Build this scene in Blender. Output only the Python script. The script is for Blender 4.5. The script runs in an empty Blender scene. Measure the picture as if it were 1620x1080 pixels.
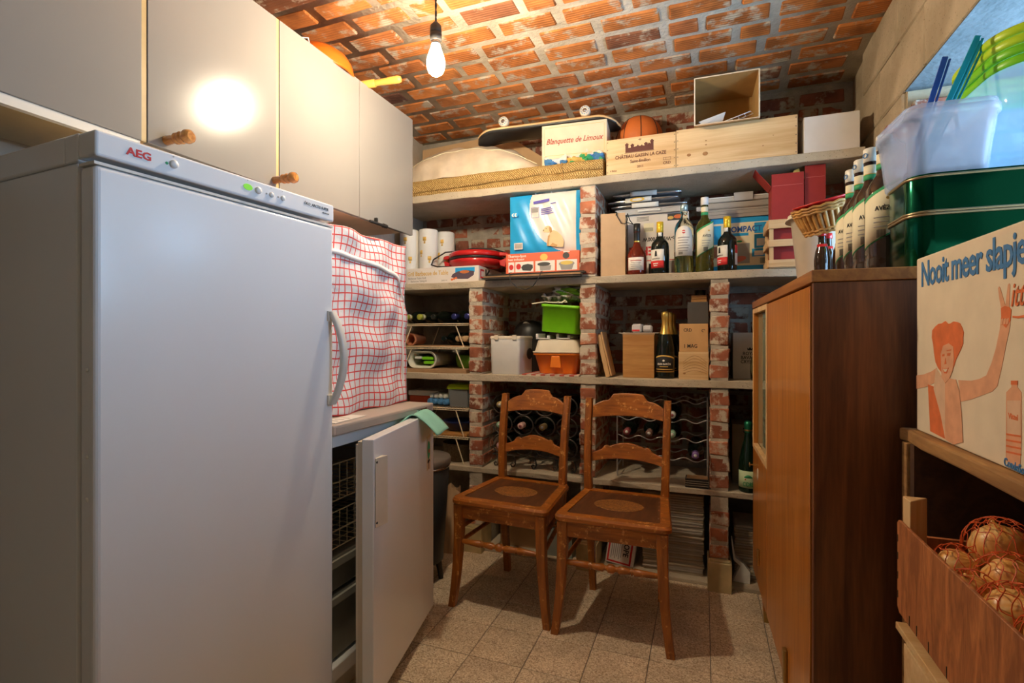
import bpy, bmesh, math, random
from mathutils import Matrix, Vector
random.seed(7)
S = bpy.context.scene
COL = S.collection
PI = math.pi
R = math.radians

# ------------------------------------------------------------------ camera, world, daylight, exposure
cam_d = bpy.data.cameras.new('camera'); cam = bpy.data.objects.new('camera', cam_d); COL.objects.link(cam)
cam_d.sensor_width = 36.0; cam_d.lens = 18.0; cam_d.shift_y = -6.0 / 1620.0; cam_d.clip_start = 0.02
cam.location = (0, 0, 1.12); cam.rotation_euler = (R(90), 0, R(20.5))
S.camera = cam
S.view_settings.view_transform = 'Standard'; S.view_settings.look = 'None'
S.view_settings.exposure = 0.24; S.view_settings.gamma = 1.0; S.view_settings.use_curve_mapping = False
W = bpy.data.worlds.new('world'); S.world = W; W.use_nodes = True
W.node_tree.nodes['Background'].inputs[0].default_value = (1.0, 0.88, 0.74, 1)
W.node_tree.nodes['Background'].inputs[1].default_value = 0.45

def area(name, loc, rot, sx, sy, power, col):
    d = bpy.data.lights.new(name, 'AREA'); d.shape = 'RECTANGLE'; d.size = sx; d.size_y = sy
    d.energy = power; d.color = col
    o = bpy.data.objects.new(name, d); COL.objects.link(o); o.location = loc; o.rotation_euler = rot
    return o
# daylight through the window in the right wall
area('window_daylight', (1.12, 1.50, 1.52), (0, R(90), 0), 0.56, 1.15, 42.0, (0.37, 0.65, 1.0))
# added fill light behind the camera, stands for no known lamp
area('fill_light', (-0.35, -0.75, 2.25), (R(28), 0, 0), 0.5, 0.5, 6.0, (1.0, 0.76, 0.52))
BULB_STRENGTH = 690.0

# ------------------------------------------------------------------ mesh builder
class MB:
    def __init__(s, m=None):
        s.v = []; s.f = []; s.mi = []; s.sm = []; s.uv = {}; s.m = m or Matrix(); s.mat = 0; s.smooth = False
    def add(s, vs, fs, mat=None, smooth=None, uvs=None):
        n = len(s.v); mt = s.mat if mat is None else mat; sm = s.smooth if smooth is None else smooth
        s.v += [tuple(s.m @ Vector(p)) for p in vs]
        for f in fs:
            if uvs: s.uv[len(s.f)] = [uvs[i] for i in f]
            s.f.append([i + n for i in f]); s.mi.append(mt); s.sm.append(sm)
        return s
    def box(s, x0, x1, y0, y1, z0, z1, mat=None):
        return s.add([(x0,y0,z0),(x1,y0,z0),(x1,y1,z0),(x0,y1,z0),(x0,y0,z1),(x1,y0,z1),(x1,y1,z1),(x0,y1,z1)],
              [(0,3,2,1),(4,5,6,7),(0,1,5,4),(1,2,6,5),(2,3,7,6),(3,0,4,7)], mat, False)
    def hexa(s, p, mat=None):   # 8 points: bottom ccw, top ccw
        return s.add(p, [(0,3,2,1),(4,5,6,7),(0,1,5,4),(1,2,6,5),(2,3,7,6),(3,0,4,7)], mat, False)
    def tubef(s, rings, closed=False, cap=True, mat=None, smooth=True):
        n = len(rings[0]); vs = [p for r in rings for p in r]; fs = []
        k = len(rings)
        for i in range(k if closed else k-1):
            a = i*n; b = ((i+1) % k)*n
            for j in range(n):
                fs.append((a+j, a+(j+1)%n, b+(j+1)%n, b+j))
        s.add(vs, fs, mat, smooth)
        if cap and not closed:
            s.add(rings[0], [tuple(reversed(range(n)))], mat, False); s.add(rings[-1], [tuple(range(n))], mat, False)
        return s
    def lathe(s, prof, n=24, c=(0,0,0), mat=None, cap=True, smooth=True, sx=1, sy=1, axis='z'):
        rings = []
        for r, z in prof:
            ring = []
            for j in range(n):
                t = 2*PI*j/n; x, y = r*math.cos(t)*sx, r*math.sin(t)*sy
                p = (x, y, z) if axis == 'z' else ((z, x, y) if axis == 'x' else (y, z, x))
                ring.append((c[0]+p[0], c[1]+p[1], c[2]+p[2]))
            rings.append(ring)
        return s.tubef(rings, cap=cap, mat=mat, smooth=smooth)
    def tube(s, pts, r, n=8, closed=False, mat=None, cap=True):
        pts = [Vector(p) for p in pts]; k = len(pts); rings = []; up = None
        for i, p in enumerate(pts):
            a = pts[(i-1) % k] if (closed or i > 0) else p; b = pts[(i+1) % k] if (closed or i < k-1) else p
            t = (b-a).normalized() if (b-a).length > 1e-9 else Vector((0,0,1))
            if up is None:
                up = Vector((0,0,1)) if abs(t.z) < .9 else Vector((1,0,0))
            u = (up - t*up.dot(t))
            u = u.normalized() if u.length > 1e-6 else t.orthogonal().normalized()
            w = t.cross(u); up = u
            rr = r[i] if isinstance(r, (list, tuple)) else r
            rings.append([tuple(p + (u*math.cos(2*PI*j/n) + w*math.sin(2*PI*j/n))*rr) for j in range(n)])
        return s.tubef(rings, closed=closed, cap=cap, mat=mat, smooth=n > 4)
    def bar(s, p0, p1, w, h, mat=None, up=(0,0,1)):   # rectangular bar
        p0, p1 = Vector(p0), Vector(p1); t = (p1-p0).normalized(); u = Vector(up); u = (u-t*u.dot(t)).normalized(); x = t.cross(u)
        q = [p + x*a*w/2 + u*b*h/2 for p in (p0, p1) for a, b in ((-1,-1),(1,-1),(1,1),(-1,1))]
        return s.add([tuple(a) for a in q], [(0,1,2,3),(7,6,5,4),(0,4,5,1),(1,5,6,2),(2,6,7,3),(3,7,4,0)], mat, False)
    def prism(s, pts, c0, c1, mat=None):     # polygon in local xy extruded along z
        n = len(pts)
        vs = [(x, y, c0) for x, y in pts] + [(x, y, c1) for x, y in pts]
        return s.add(vs, [tuple(reversed(range(n))), tuple(range(n, 2*n))] + [(i, (i+1) % n, n+(i+1) % n, n+i) for i in range(n)], mat, False)
    def grid(s, nu, nv, fn, mat=None, smooth=True, uv=None, closed_u=False):
        vs = [fn(i/nu, j/nv) for j in range(nv+1) for i in range(nu+1)]
        uvs = [uv(i/nu, j/nv) for j in range(nv+1) for i in range(nu+1)] if uv else None
        fs = [(j*(nu+1)+i, j*(nu+1)+i+1, (j+1)*(nu+1)+i+1, (j+1)*(nu+1)+i) for j in range(nv) for i in range(nu)]
        return s.add(vs, fs, mat, smooth, uvs)
    def mesh(s, name, mats, bevel=0, seg=2, solid=0, weld=False):
        me = bpy.data.meshes.new(name); me.from_pydata(s.v, [], s.f)
        for m in (mats if isinstance(mats, (list, tuple)) else [mats]): me.materials.append(m)
        me.polygons.foreach_set('material_index', s.mi); me.polygons.foreach_set('use_smooth', s.sm)
        if s.uv:
            L = me.uv_layers.new(name='UVMap')
            for fi, us in s.uv.items():
                for k, li in enumerate(me.polygons[fi].loop_indices): L.data[li].uv = us[k]
        if bevel or weld or solid:
            bm = bmesh.new(); bm.from_mesh(me)
            if weld: bmesh.ops.remove_doubles(bm, verts=bm.verts, dist=1e-5)
            if solid: bmesh.ops.solidify(bm, geom=bm.faces[:], thickness=solid)
            if bevel:
                ed = [e for e in bm.edges if len(e.link_faces) == 2 and e.calc_face_angle(0) > R(35)]
                bmesh.ops.bevel(bm, geom=ed, offset=bevel, segments=seg, profile=.5, affect='EDGES', clamp_overlap=True)
            bm.to_mesh(me); bm.free()
        me.update()
        return me
    def build(s, name, mats, parent=None, bevel=0, seg=2, solid=0, weld=False, loc=None, rz=0):
        o = bpy.data.objects.new(name, s.mesh(name, mats, bevel, seg, solid, weld)); COL.objects.link(o)
        if parent is not None: o.parent = parent
        if loc is not None: o.location = loc
        if rz: o.rotation_euler.z = rz
        return o

def tag(o, label, cat, group=None):
    o['label'] = label; o['category'] = cat
    if group: o['group'] = group
    return o
def thing(name, label, cat, loc=(0,0,0), rz=0, group=None, rot=None):
    o = bpy.data.objects.new(name, None); COL.objects.link(o); o.location = loc
    o.rotation_euler = rot if rot else (0, 0, rz); o.empty_display_size = .05
    return tag(o, label, cat, group)
def struct(o): o['kind'] = 'structure'; return o
def stuff(o): o['kind'] = 'stuff'; return o
def lab(o, l): o['label'] = l; return o
def copy_tree(o, loc=None, rz=None, label=None, parent=None, rot=None):
    c = o.copy(); COL.objects.link(c)
    if parent is not None: c.parent = parent
    if loc is not None: c.location = loc
    if rz is not None: c.rotation_euler = (0, 0, rz)
    if rot is not None: c.rotation_euler = rot
    if label: c['label'] = label
    for ch in [x for x in o.children]: copy_tree(ch, parent=c)
    return c
def share(name, src, parent, loc, rot=(0,0,0), scale=None):   # another object on the same mesh
    o = bpy.data.objects.new(name, src.data if hasattr(src, 'data') else src); COL.objects.link(o)
    o.parent = parent; o.location = loc; o.rotation_euler = rot
    if scale: o.scale = scale
    return o

# face frames: a = right, b = up, c = outward
def fr(o, side):
    r, u, n = {'front': ((1,0,0),(0,0,1),(0,-1,0)), 'left': ((0,-1,0),(0,0,1),(-1,0,0)), 'right': ((0,1,0),(0,0,1),(1,0,0)),
               'top': ((1,0,0),(0,1,0),(0,0,1))}[side]
    m = Matrix(((r[0],u[0],n[0],o[0]),(r[1],u[1],n[1],o[1]),(r[2],u[2],n[2],o[2]),(0,0,0,1)))
    return m
def text_mesh(body, size, shear=0, align='LEFT', sx=1.0, ext=.0003, bold=0.0, space=1.0):
    c = bpy.data.curves.new('lettering', 'FONT'); c.body = body; c.size = size; c.shear = shear; c.align_x = align
    c.extrude = ext; c.offset = bold; c.resolution_u = 2; c.space_character = space
    o = bpy.data.objects.new('lettering', c)
    COL.objects.link(o)
    me = bpy.data.meshes.new_from_object(o)
    bpy.data.objects.remove(o); bpy.data.curves.remove(c)
    if sx != 1: me.transform(Matrix.Diagonal((sx, 1, 1, 1)))
    return me
def text(body, size, m, mat, parent, shear=0, align='LEFT', sx=1.0, bold=0.0, bend=0, rot=0, name='lettering', space=1.0):
    me = text_mesh(body, size, shear, align, sx, .0003, bold, space)
    if rot: me.transform(Matrix.Rotation(rot, 4, 'Z'))
    if bend:
        for v in me.vertices:
            x, y, z = v.co; rr = bend + z
            v.co = (rr*math.sin(x/bend), -rr*math.cos(x/bend), y)
    me.transform(m @ Matrix.Translation((0,0,0 if bend else .0007)))
    me.materials.clear(); me.materials.append(mat)
    me.name = name
    o = bpy.data.objects.new(name, me); COL.objects.link(o); o.parent = parent
    return o
def plate(name, m, a0, a1, b0, b1, mat, parent, t=.0005):
    return MB(m).box(a0, a1, b0, b1, -.0002, t).build(name, mat, parent)
def poly(name, m, pts, mat, parent, t=.0007):
    return MB(m).prism(pts, -.0002, t).build(name, mat, parent)
def ell(cx, cy, rx, ry, n=20, rot=0):
    return [(cx + rx*math.cos(2*PI*i/n)*math.cos(rot) - ry*math.sin(2*PI*i/n)*math.sin(rot),
             cy + rx*math.cos(2*PI*i/n)*math.sin(rot) + ry*math.sin(2*PI*i/n)*math.cos(rot)) for i in range(n)]
def arc_patch(mb, r, a0, a1, z0, z1, n=14, mat=None, top=None):   # label wrapped round a bottle; angle 0 faces -y
    def fn(u, v):
        a = a0 + (a1-a0)*u; zt = z1 if top is None else top(u)
        zb = z0 if not callable(z0) else z0(u)
        return (r*math.sin(a), -r*math.cos(a), zb + (zt-zb)*v)
    mb.grid(n, 2, fn, mat)
    return mb

# ------------------------------------------------------------------ materials
def nodes(name):
    m = bpy.data.materials.new(name); m.use_nodes = True; nt = m.node_tree
    return m, nt, nt.nodes['Principled BSDF']
def N(nt, t, **k):
    n = nt.nodes.new(t)
    for a, b in k.items():
        if a in n.inputs: n.inputs[a].default_value = b
        else: setattr(n, a, b)
    return n
def rgba(c): return (c[0], c[1], c[2], 1) if len(c) == 3 else c
def hx(h):
    v = [int(h[i:i+2], 16)/255 for i in (0, 2, 4)]
    return tuple(x/12.92 if x <= .04045 else ((x+.055)/1.055)**2.4 for x in v)
def ramp(nt, stops):
    r = nt.nodes.new('ShaderNodeValToRGB'); e = r.color_ramp.elements
    while len(e) < len(stops): e.new(.5)
    for i, (p, c) in enumerate(stops): e[i].position = p; e[i].color = rgba(c)
    return r
def coords(nt, kind='Object', scale=(1,1,1), loc=(0,0,0)):
    t = nt.nodes.new('ShaderNodeTexCoord'); mp = nt.nodes.new('ShaderNodeMapping')
    mp.inputs['Scale'].default_value = scale; mp.inputs['Location'].default_value = loc
    nt.links.new(t.outputs[kind], mp.inputs['Vector'])
    return mp.outputs['Vector']
def bump(nt, bs, h, strength, dist=.002):
    b = N(nt, 'ShaderNodeBump'); b.inputs['Strength'].default_value = strength; b.inputs['Distance'].default_value = dist
    nt.links.new(h, b.inputs['Height']); nt.links.new(b.outputs['Normal'], bs.inputs['Normal'])
def plain(name, col, rough=.5, metal=0, var=.06, vs=18, bmp=0, bs_=120, trans=0, ior=1.45, coat=0, emit=0, spec=.5):
    """a plain surface: colour with slight uneven noise and fine relief"""
    m, nt, bs = nodes(name); L = nt.links
    bs.inputs['Roughness'].default_value = rough; bs.inputs['Metallic'].default_value = metal
    bs.inputs['Transmission Weight'].default_value = trans; bs.inputs['IOR'].default_value = ior
    bs.inputs['Coat Weight'].default_value = coat; bs.inputs['Specular IOR Level'].default_value = spec
    co = coords(nt)
    n = N(nt, 'ShaderNodeTexNoise'); n.inputs['Scale'].default_value = vs; n.inputs['Detail'].default_value = 4
    L.new(co, n.inputs['Vector'])
    r = ramp(nt, [(.3, tuple(x*(1-var) for x in col[:3])), (.7, tuple(min(1, x*(1+var)) for x in col[:3]))])
    L.new(n.outputs['Fac'], r.inputs['Fac']); L.new(r.outputs['Color'], bs.inputs['Base Color'])
    if bmp:
        n2 = N(nt, 'ShaderNodeTexNoise'); n2.inputs['Scale'].default_value = bs_; n2.inputs['Detail'].default_value = 3
        L.new(co, n2.inputs['Vector']); bump(nt, bs, n2.outputs['Fac'], bmp)
    if emit:
        bs.inputs['Emission Color'].default_value = rgba(col); bs.inputs['Emission Strength'].default_value = emit
    return m
def wood(name, c1, c2, rough=.45, axis='z', freq=26, stretch=14, coat=0, worn=None, bmp=.15, dist=1.2, spec=.5):
    m, nt, bs = nodes(name); L = nt.links
    sc = {'x': (1/stretch,1,1), 'y': (1,1/stretch,1), 'z': (1,1,1/stretch)}[axis]
    co = coords(nt, 'Object', tuple(q*freq for q in sc))
    n = N(nt, 'ShaderNodeTexNoise'); n.inputs['Scale'].default_value = 1.0; n.inputs['Detail'].default_value = 7; n.inputs['Distortion'].default_value = dist
    L.new(co, n.inputs['Vector'])
    n3 = N(nt, 'ShaderNodeTexNoise'); n3.inputs['Scale'].default_value = 7.0; n3.inputs['Detail'].default_value = 3
    L.new(co, n3.inputs['Vector'])
    mx = N(nt, 'ShaderNodeMath', operation='MULTIPLY_ADD'); mx.inputs[1].default_value = .35; L.new(n3.outputs['Fac'], mx.inputs[0]); L.new(n.outputs['Fac'], mx.inputs[2])
    r = ramp(nt, [(.45, c1), (.62, tuple((a+b)/2 for a, b in zip(c1, c2))), (.82, c2)])
    L.new(mx.outputs[0], r.inputs['Fac']); out = r.outputs['Color']
    if worn:
        co2 = coords(nt, 'Object')
        w = N(nt, 'ShaderNodeTexNoise'); w.inputs['Scale'].default_value = 30; w.inputs['Detail'].default_value = 8; w.inputs['Roughness'].default_value = .75
        L.new(co2, w.inputs['Vector'])
        wr = ramp(nt, [(.57, (0,0,0)), (.64, (1,1,1))]); L.new(w.outputs['Fac'], wr.inputs['Fac'])
        mixc = N(nt, 'ShaderNodeMix', data_type='RGBA'); L.new(wr.outputs['Color'], mixc.inputs[0]); L.new(out, mixc.inputs[6]); mixc.inputs[7].default_value = rgba(worn)
        out = mixc.outputs[2]
    L.new(out, bs.inputs['Base Color'])
    bs.inputs['Roughness'].default_value = rough; bs.inputs['Coat Weight'].default_value = coat; bs.inputs['Coat Roughness'].default_value = .15
    bs.inputs['Specular IOR Level'].default_value = spec
    if bmp: bump(nt, bs, mx.outputs[0], bmp, .001)
    return m
def concrete(name, c1, c2, scale=6, pits=True, bmp=.5, fine=90):
    m, nt, bs = nodes(name); L = nt.links; co = coords(nt)
    n = N(nt, 'ShaderNodeTexNoise'); n.inputs['Scale'].default_value = scale; n.inputs['Detail'].default_value = 8; n.inputs['Roughness'].default_value = .62
    L.new(co, n.inputs['Vector'])
    r = ramp(nt, [(.32, c1), (.68, c2)]); L.new(n.outputs['Fac'], r.inputs['Fac']); out = r.outputs['Color']
    f = N(nt, 'ShaderNodeTexNoise'); f.inputs['Scale'].default_value = fine; f.inputs['Detail'].default_value = 5; L.new(co, f.inputs['Vector'])
    h = f.outputs['Fac']
    if pits:
        v = N(nt, 'ShaderNodeTexVoronoi'); v.inputs['Scale'].default_value = 75; L.new(co, v.inputs['Vector'])
        pr = ramp(nt, [(.10, tuple(x*.25 for x in c1)), (.17, (1,1,1))]); L.new(v.outputs['Distance'], pr.inputs['Fac'])
        mu = N(nt, 'ShaderNodeMix', data_type='RGBA', blend_type='MULTIPLY'); mu.inputs[0].default_value = .55
        L.new(out, mu.inputs[6]); L.new(pr.outputs['Color'], mu.inputs[7]); out = mu.outputs[2]
    L.new(out, bs.inputs['Base Color']); bs.inputs['Roughness'].default_value = .92
    ad = N(nt, 'ShaderNodeMath', operation='ADD'); L.new(h, ad.inputs[0]); L.new(n.outputs['Fac'], ad.inputs[1])
    bump(nt, bs, ad.outputs[0], bmp, .006)
    return m
def brickmat(name, cols, smear, amount=.55, ridges=None, sscale=16, rough=.9):
    """fired clay: tone varies from brick to brick, mortar smeared over part of the face"""
    m, nt, bs = nodes(name); L = nt.links; co = coords(nt)
    oi = N(nt, 'ShaderNodeObjectInfo'); r = ramp(nt, [(i/(len(cols)-1), c) for i, c in enumerate(cols)])
    off = N(nt, 'ShaderNodeVectorMath', operation='MULTIPLY_ADD'); L.new(oi.outputs['Random'], off.inputs[0]); off.inputs[1].default_value = (37, 53, 71); L.new(co, off.inputs[2])
    v = off.outputs[0]
    L.new(oi.outputs['Random'], r.inputs['Fac'])
    n = N(nt, 'ShaderNodeTexNoise'); n.inputs['Scale'].default_value = sscale; n.inputs['Detail'].default_value = 7; n.inputs['Roughness'].default_value = .65; L.new(v, n.inputs['Vector'])
    n2 = N(nt, 'ShaderNodeTexNoise'); n2.inputs['Scale'].default_value = 9; n2.inputs['Detail'].default_value = 3; L.new(v, n2.inputs['Vector'])
    dk = ramp(nt, [(.35, (.45,.42,.42)), (.62, (1.12,1.08,1.05))]); L.new(n2.outputs['Fac'], dk.inputs['Fac'])
    mu = N(nt, 'ShaderNodeMix', data_type='RGBA', blend_type='MULTIPLY'); mu.inputs[0].default_value = .8; L.new(r.outputs['Color'], mu.inputs[6]); L.new(dk.outputs['Color'], mu.inputs[7])
    sr = ramp(nt, [(amount, (0,0,0)), (amount+.10, (1,1,1))]); L.new(n.outputs['Fac'], sr.inputs['Fac'])
    mx = N(nt, 'ShaderNodeMix', data_type='RGBA'); L.new(sr.outputs['Color'], mx.inputs[0]); L.new(mu.outputs[2], mx.inputs[6]); mx.inputs[7].default_value = rgba(smear)
    L.new(mx.outputs[2], bs.inputs['Base Color']); bs.inputs['Roughness'].default_value = rough
    bs.inputs['Specular IOR Level'].default_value = .25
    h = n.outputs['Fac']
    if ridges:
        w = N(nt, 'ShaderNodeTexWave', wave_type='BANDS', bands_direction=ridges); w.inputs['Scale'].default_value = 24; w.inputs['Distortion'].default_value = .6
        L.new(co, w.inputs['Vector'])
        ad = N(nt, 'ShaderNodeMath', operation='MULTIPLY_ADD'); ad.inputs[1].default_value = .7; L.new(w.outputs['Fac'], ad.inputs[0]); L.new(h, ad.inputs[2]); h = ad.outputs[0]
    bump(nt, bs, h, .6, .003)
    return m
# ------------------------------------------------------------------ material set
MORTAR = concrete('mortar', (.36,.31,.235), (.60,.53,.42), 9, False, .9, 60)
MORTAR_GREY = concrete('cellar_mortar', (.22,.20,.17), (.42,.38,.31), 9, False, .8, 60)
CONC = concrete('cast_concrete', (.40,.335,.24), (.58,.50,.37), 5, True, .5)
CONC_WALL = concrete('concrete_block', (.32,.25,.155), (.54,.44,.30), 4, True, .8, 45)
LIME = concrete('lime_plaster', (.36,.31,.25), (.52,.46,.37), 3, False, .5, 40)
CEIL_BRICK = brickmat('hollow_clay_brick', [(.18,.08,.05), (.44,.145,.035), (.50,.175,.045), (.55,.205,.055), (.36,.12,.04)], (.45,.37,.27), .525, 'Y', 11)
WALL_BRICK = brickmat('old_red_brick', [(.20,.085,.06), (.28,.10,.06), (.34,.12,.07), (.18,.08,.06)], (.40,.35,.27), .495)
PIER_BRICK = brickmat('pier_brick', [(.34,.12,.065), (.42,.15,.08), (.50,.19,.10), (.36,.12,.07)], (.62,.53,.40), .475)
def tile_mat():
    m, nt, bs = nodes('terrazzo'); L = nt.links; co = coords(nt)
    v = N(nt, 'ShaderNodeTexVoronoi'); v.inputs['Scale'].default_value = 250; L.new(co, v.inputs['Vector'])
    oi = N(nt, 'ShaderNodeObjectInfo')
    off = N(nt, 'ShaderNodeVectorMath', operation='MULTIPLY_ADD'); L.new(oi.outputs['Random'], off.inputs[0]); off.inputs[1].default_value = (11, 7, 5); L.new(co, off.inputs[2]); L.new(off.outputs[0], v.inputs['Vector'])
    r = ramp(nt, [(0, (.36,.26,.17)), (.25, (.55,.44,.30)), (.7, (.70,.59,.44)), (1, (.82,.74,.61))])
    sp = N(nt, 'ShaderNodeSeparateColor'); L.new(v.outputs['Color'], sp.inputs[0]); L.new(sp.outputs[0], r.inputs['Fac'])
    n = N(nt, 'ShaderNodeTexNoise'); n.inputs['Scale'].default_value = 7; n.inputs['Detail'].default_value = 5; L.new(off.outputs[0], n.inputs['Vector'])
    d = ramp(nt, [(.3, (.84,.82,.78)), (.65, (1.12,1.10,1.05))]); L.new(n.outputs['Fac'], d.inputs['Fac'])
    mu = N(nt, 'ShaderNodeMix', data_type='RGBA', blend_type='MULTIPLY'); mu.inputs[0].default_value = 1; L.new(r.outputs['Color'], mu.inputs[6]); L.new(d.outputs['Color'], mu.inputs[7])
    L.new(mu.outputs[2], bs.inputs['Base Color']); bs.inputs['Roughness'].default_value = .55
    bump(nt, bs, sp.outputs[0], .12, .001)
    return m
TILE = tile_mat()
GROUT = concrete('grout', (.20,.17,.13), (.34,.30,.24), 20, False, .3)
ENAMEL = plain('white_enamel', (.80,.81,.82), .22, var=.015, vs=3, bmp=.02, bs_=400)
ENAMEL_TRIM = plain('off_white_plastic', (.72,.68,.60), .35, var=.03)
GASKET = plain('rubber_gasket', (.62,.56,.46), .6, var=.05)
LAMINATE = plain('cream_laminate', (.235,.22,.20), .20, var=.02, vs=4, bmp=.03, bs_=500)
EDGE_YELLOW = plain('yellow_edge_strip', (.46,.33,.15), .4)
CHIP = plain('cabinet_underside', (.62,.47,.33), .55)
KNOB = wood('varnished_turned_wood', (.62,.30,.08), (.34,.13,.03), .2, 'x', 40, 6, coat=.6)
TEAK = wood('teak_veneer', (.62,.235,.035), (.40,.13,.018), .32, 'z', 34, 16, coat=.25)
TEAK_SHADED = wood('teak_veneer_shaded', (.25,.085,.025), (.10,.030,.010), .42, 'z', 26, 14, coat=.08)  # same teak, with the shade of the unlit end painted into the colour
TEAK_TOP = wood('teak_top_lipping', (.44,.17,.035), (.27,.09,.02), .35, 'y', 30, 14, coat=.2)
CHAIR = wood('worn_beech', (.50,.160,.020), (.24,.072,.010), .34, 'z', 30, 9, coat=.15, worn=(.74,.36,.09))
CHAIRX = wood('worn_beech_rail', (.50,.160,.020), (.24,.072,.010), .34, 'x', 30, 9, coat=.15, worn=(.74,.36,.09))
SEAT = wood('pressed_seat_panel', (.17,.062,.020), (.075,.028,.010), .42, 'y', 24, 6, coat=.15)
EMBOSS = wood('embossed_medallion', (.46,.20,.045), (.14,.05,.014), .45, 'y', 110, 1, bmp=1.0)
PINE = wood('pale_pine', (.78,.56,.30), (.60,.36,.15), .5, 'x', 20, 18)
PINE_Z = wood('pale_pine_upright', (.78,.56,.30), (.60,.36,.15), .5, 'z', 20, 18)
KNOT = wood('pine_knot', (.42,.21,.075), (.30,.13,.04), .5, 'x', 60, 1)
OAK = wood('honey_wood', (.58,.31,.10), (.42,.19,.05), .5, 'x', 22, 10)
PLANK = wood('rough_plank', (.50,.27,.09), (.24,.11,.035), .75, 'y', 24, 10, bmp=.5)
PLY = wood('reddish_plywood', (.56,.20,.06), (.27,.085,.025), .6, 'z', 45, 5, bmp=.5)
DARKWOOD = wood('dark_board', (.10,.045,.02), (.05,.022,.012), .7, 'y', 18, 8)
BOARD = plain('brown_hardboard', (.40,.24,.12), .7, var=.15)
CARD = plain('corrugated_cardboard', (.52,.35,.19), .85, var=.08, vs=9, bmp=.12, bs_=60)
CARD_PALE = plain('pale_carton', (.76,.64,.46), .8, var=.05, bmp=.08, bs_=80)
CARD_WHITE = plain('white_carton', (.74,.69,.64), .75, var=.03, bmp=.05)
CARD_IN = plain('carton_inside', (.46,.27,.09), .9, var=.08)
KRAFT = plain('kraft_paper', (.56,.38,.22), .75, var=.06, bmp=.25, bs_=30)
GREYCARD = plain('dark_grey_card', (.075,.070,.065), .7)
RED = plain('red_plastic', (.55,.02,.02), .25, var=.04, coat=.3)
REDCARD = plain('dark_red_card', (.34,.022,.014), .55, var=.06)
BLACK = plain('black_plastic', (.018,.017,.016), .4, var=.2)
BLACKCORD = plain('black_cord', (.02,.02,.02), .5)
WHITEP = plain('white_plastic', (.78,.77,.73), .35, var=.03)
CREAMP = plain('cream_plastic', (.72,.64,.50), .4, var=.04)
ORANGE = plain('orange_plastic', (.88,.22,.015), .32, var=.06, coat=.2)
GREEN = plain('green_plastic', (.20,.62,.012), .35, var=.06)
LIMEP = plain('lime_plastic', (.50,.72,.02), .35, var=.05)
DKGREEN = plain('dull_green_plastic', (.12,.30,.015), .5, var=.1)
BLUEP = plain('blue_plastic', (.03,.12,.52), .3)
TEALP = plain('teal_plastic', (.01,.34,.42), .3)
NAVY = plain('navy_enamel', (.012,.022,.09), .3)
CHROME = plain('bright_steel', (.62,.62,.62), .22, metal=1, var=.05)
WIRE = plain('cream_coated_wire', (.72,.60,.40), .45, var=.08)
IRON = plain('dark_iron', (.10,.09,.08), .4, metal=.8)
STEELWIRE = plain('grey_wire', (.45,.45,.46), .35, metal=.7)
GOLD = plain('gold_foil', (.75,.50,.12), .32, metal=.85, bmp=.4, bs_=160)
BRASS = plain('aged_brass', (.42,.28,.10), .35, metal=.9)
FOIL = plain('silver_foil', (.78,.78,.80), .22, metal=.95, var=.1, bmp=.9, bs_=55)
PAPER = plain('white_paper', (.78,.76,.70), .7, var=.03)
CREAMPAPER = plain('cream_label', (.80,.74,.52), .6, var=.03)
NEWS = plain('newsprint', (.60,.55,.46), .9, var=.10)
NEWS2 = plain('yellowed_newsprint', (.55,.46,.33), .9, var=.10)
INK = plain('black_ink', (.02,.02,.02), .7)
GREYINK = plain('grey_ink', (.32,.30,.28), .7)
REDINK = plain('red_ink', (.62,.03,.03), .6)
WINEINK = plain('wine_red_ink', (.42,.05,.035), .7)
BROWNINK = plain('branded_brown', (.13,.045,.03), .8)
ORINK = plain('orange_red_ink', (.72,.17,.05), .8, var=.12, vs=40)
ORINK_LT = plain('pale_orange_ink', (.72,.36,.20), .8, var=.10, vs=40)
ORINK_VLT = plain('faint_orange_ink', (.72,.47,.30), .8, var=.08, vs=40)
BLUEINK = plain('blue_ink', (.055,.20,.44), .7, var=.12, vs=60)
SKYPRINT = plain('sky_blue_print', (.02,.36,.74), .35, var=.05)
GOLDINK = plain('gold_ink', (.66,.42,.10), .5)
GREENINK = plain('green_ink', (.04,.34,.13), .6)
CLOTHW = plain('binding_tape', (.78,.76,.74), .8)
SPONGE = plain('turquoise_sponge_cloth', (.28,.62,.50), .9, var=.06, bmp=.9, bs_=220)
TRASHG = plain('anthracite_plastic', (.035,.04,.045), .5, var=.05)
TRASHLID = plain('grey_lid', (.16,.14,.12), .5, var=.05)
TINGREEN = plain('green_lacquered_tin', (.0,.075,.036), .13, metal=.85, var=.08, vs=5)
def clearplastic(name, col, rough=.12, alpha=.30):
    m, nt, bs = nodes(name); L = nt.links
    bs.inputs['Base Color'].default_value = rgba(col); bs.inputs['Roughness'].default_value = rough
    tr = N(nt, 'ShaderNodeBsdfTranslucent'); tr.inputs['Color'].default_value = rgba(col)
    tp = N(nt, 'ShaderNodeBsdfTransparent'); tp.inputs['Color'].default_value = (.93,.95,.98,1)
    m1 = N(nt, 'ShaderNodeMixShader'); m1.inputs[0].default_value = .35; L.new(bs.outputs[0], m1.inputs[1]); L.new(tr.outputs[0], m1.inputs[2])
    m2 = N(nt, 'ShaderNodeMixShader'); m2.inputs[0].default_value = 1-alpha; L.new(m1.outputs[0], m2.inputs[1]); L.new(tp.outputs[0], m2.inputs[2])
    L.new(m2.outputs[0], nt.nodes['Material Output'].inputs['Surface'])
    return m
CLEARTUB = clearplastic('clear_plastic', (.82,.85,.92), .10, .29)
BLUETUB = clearplastic('bluish_clear_plastic', (.55,.76,.86), .12, .45)
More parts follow.
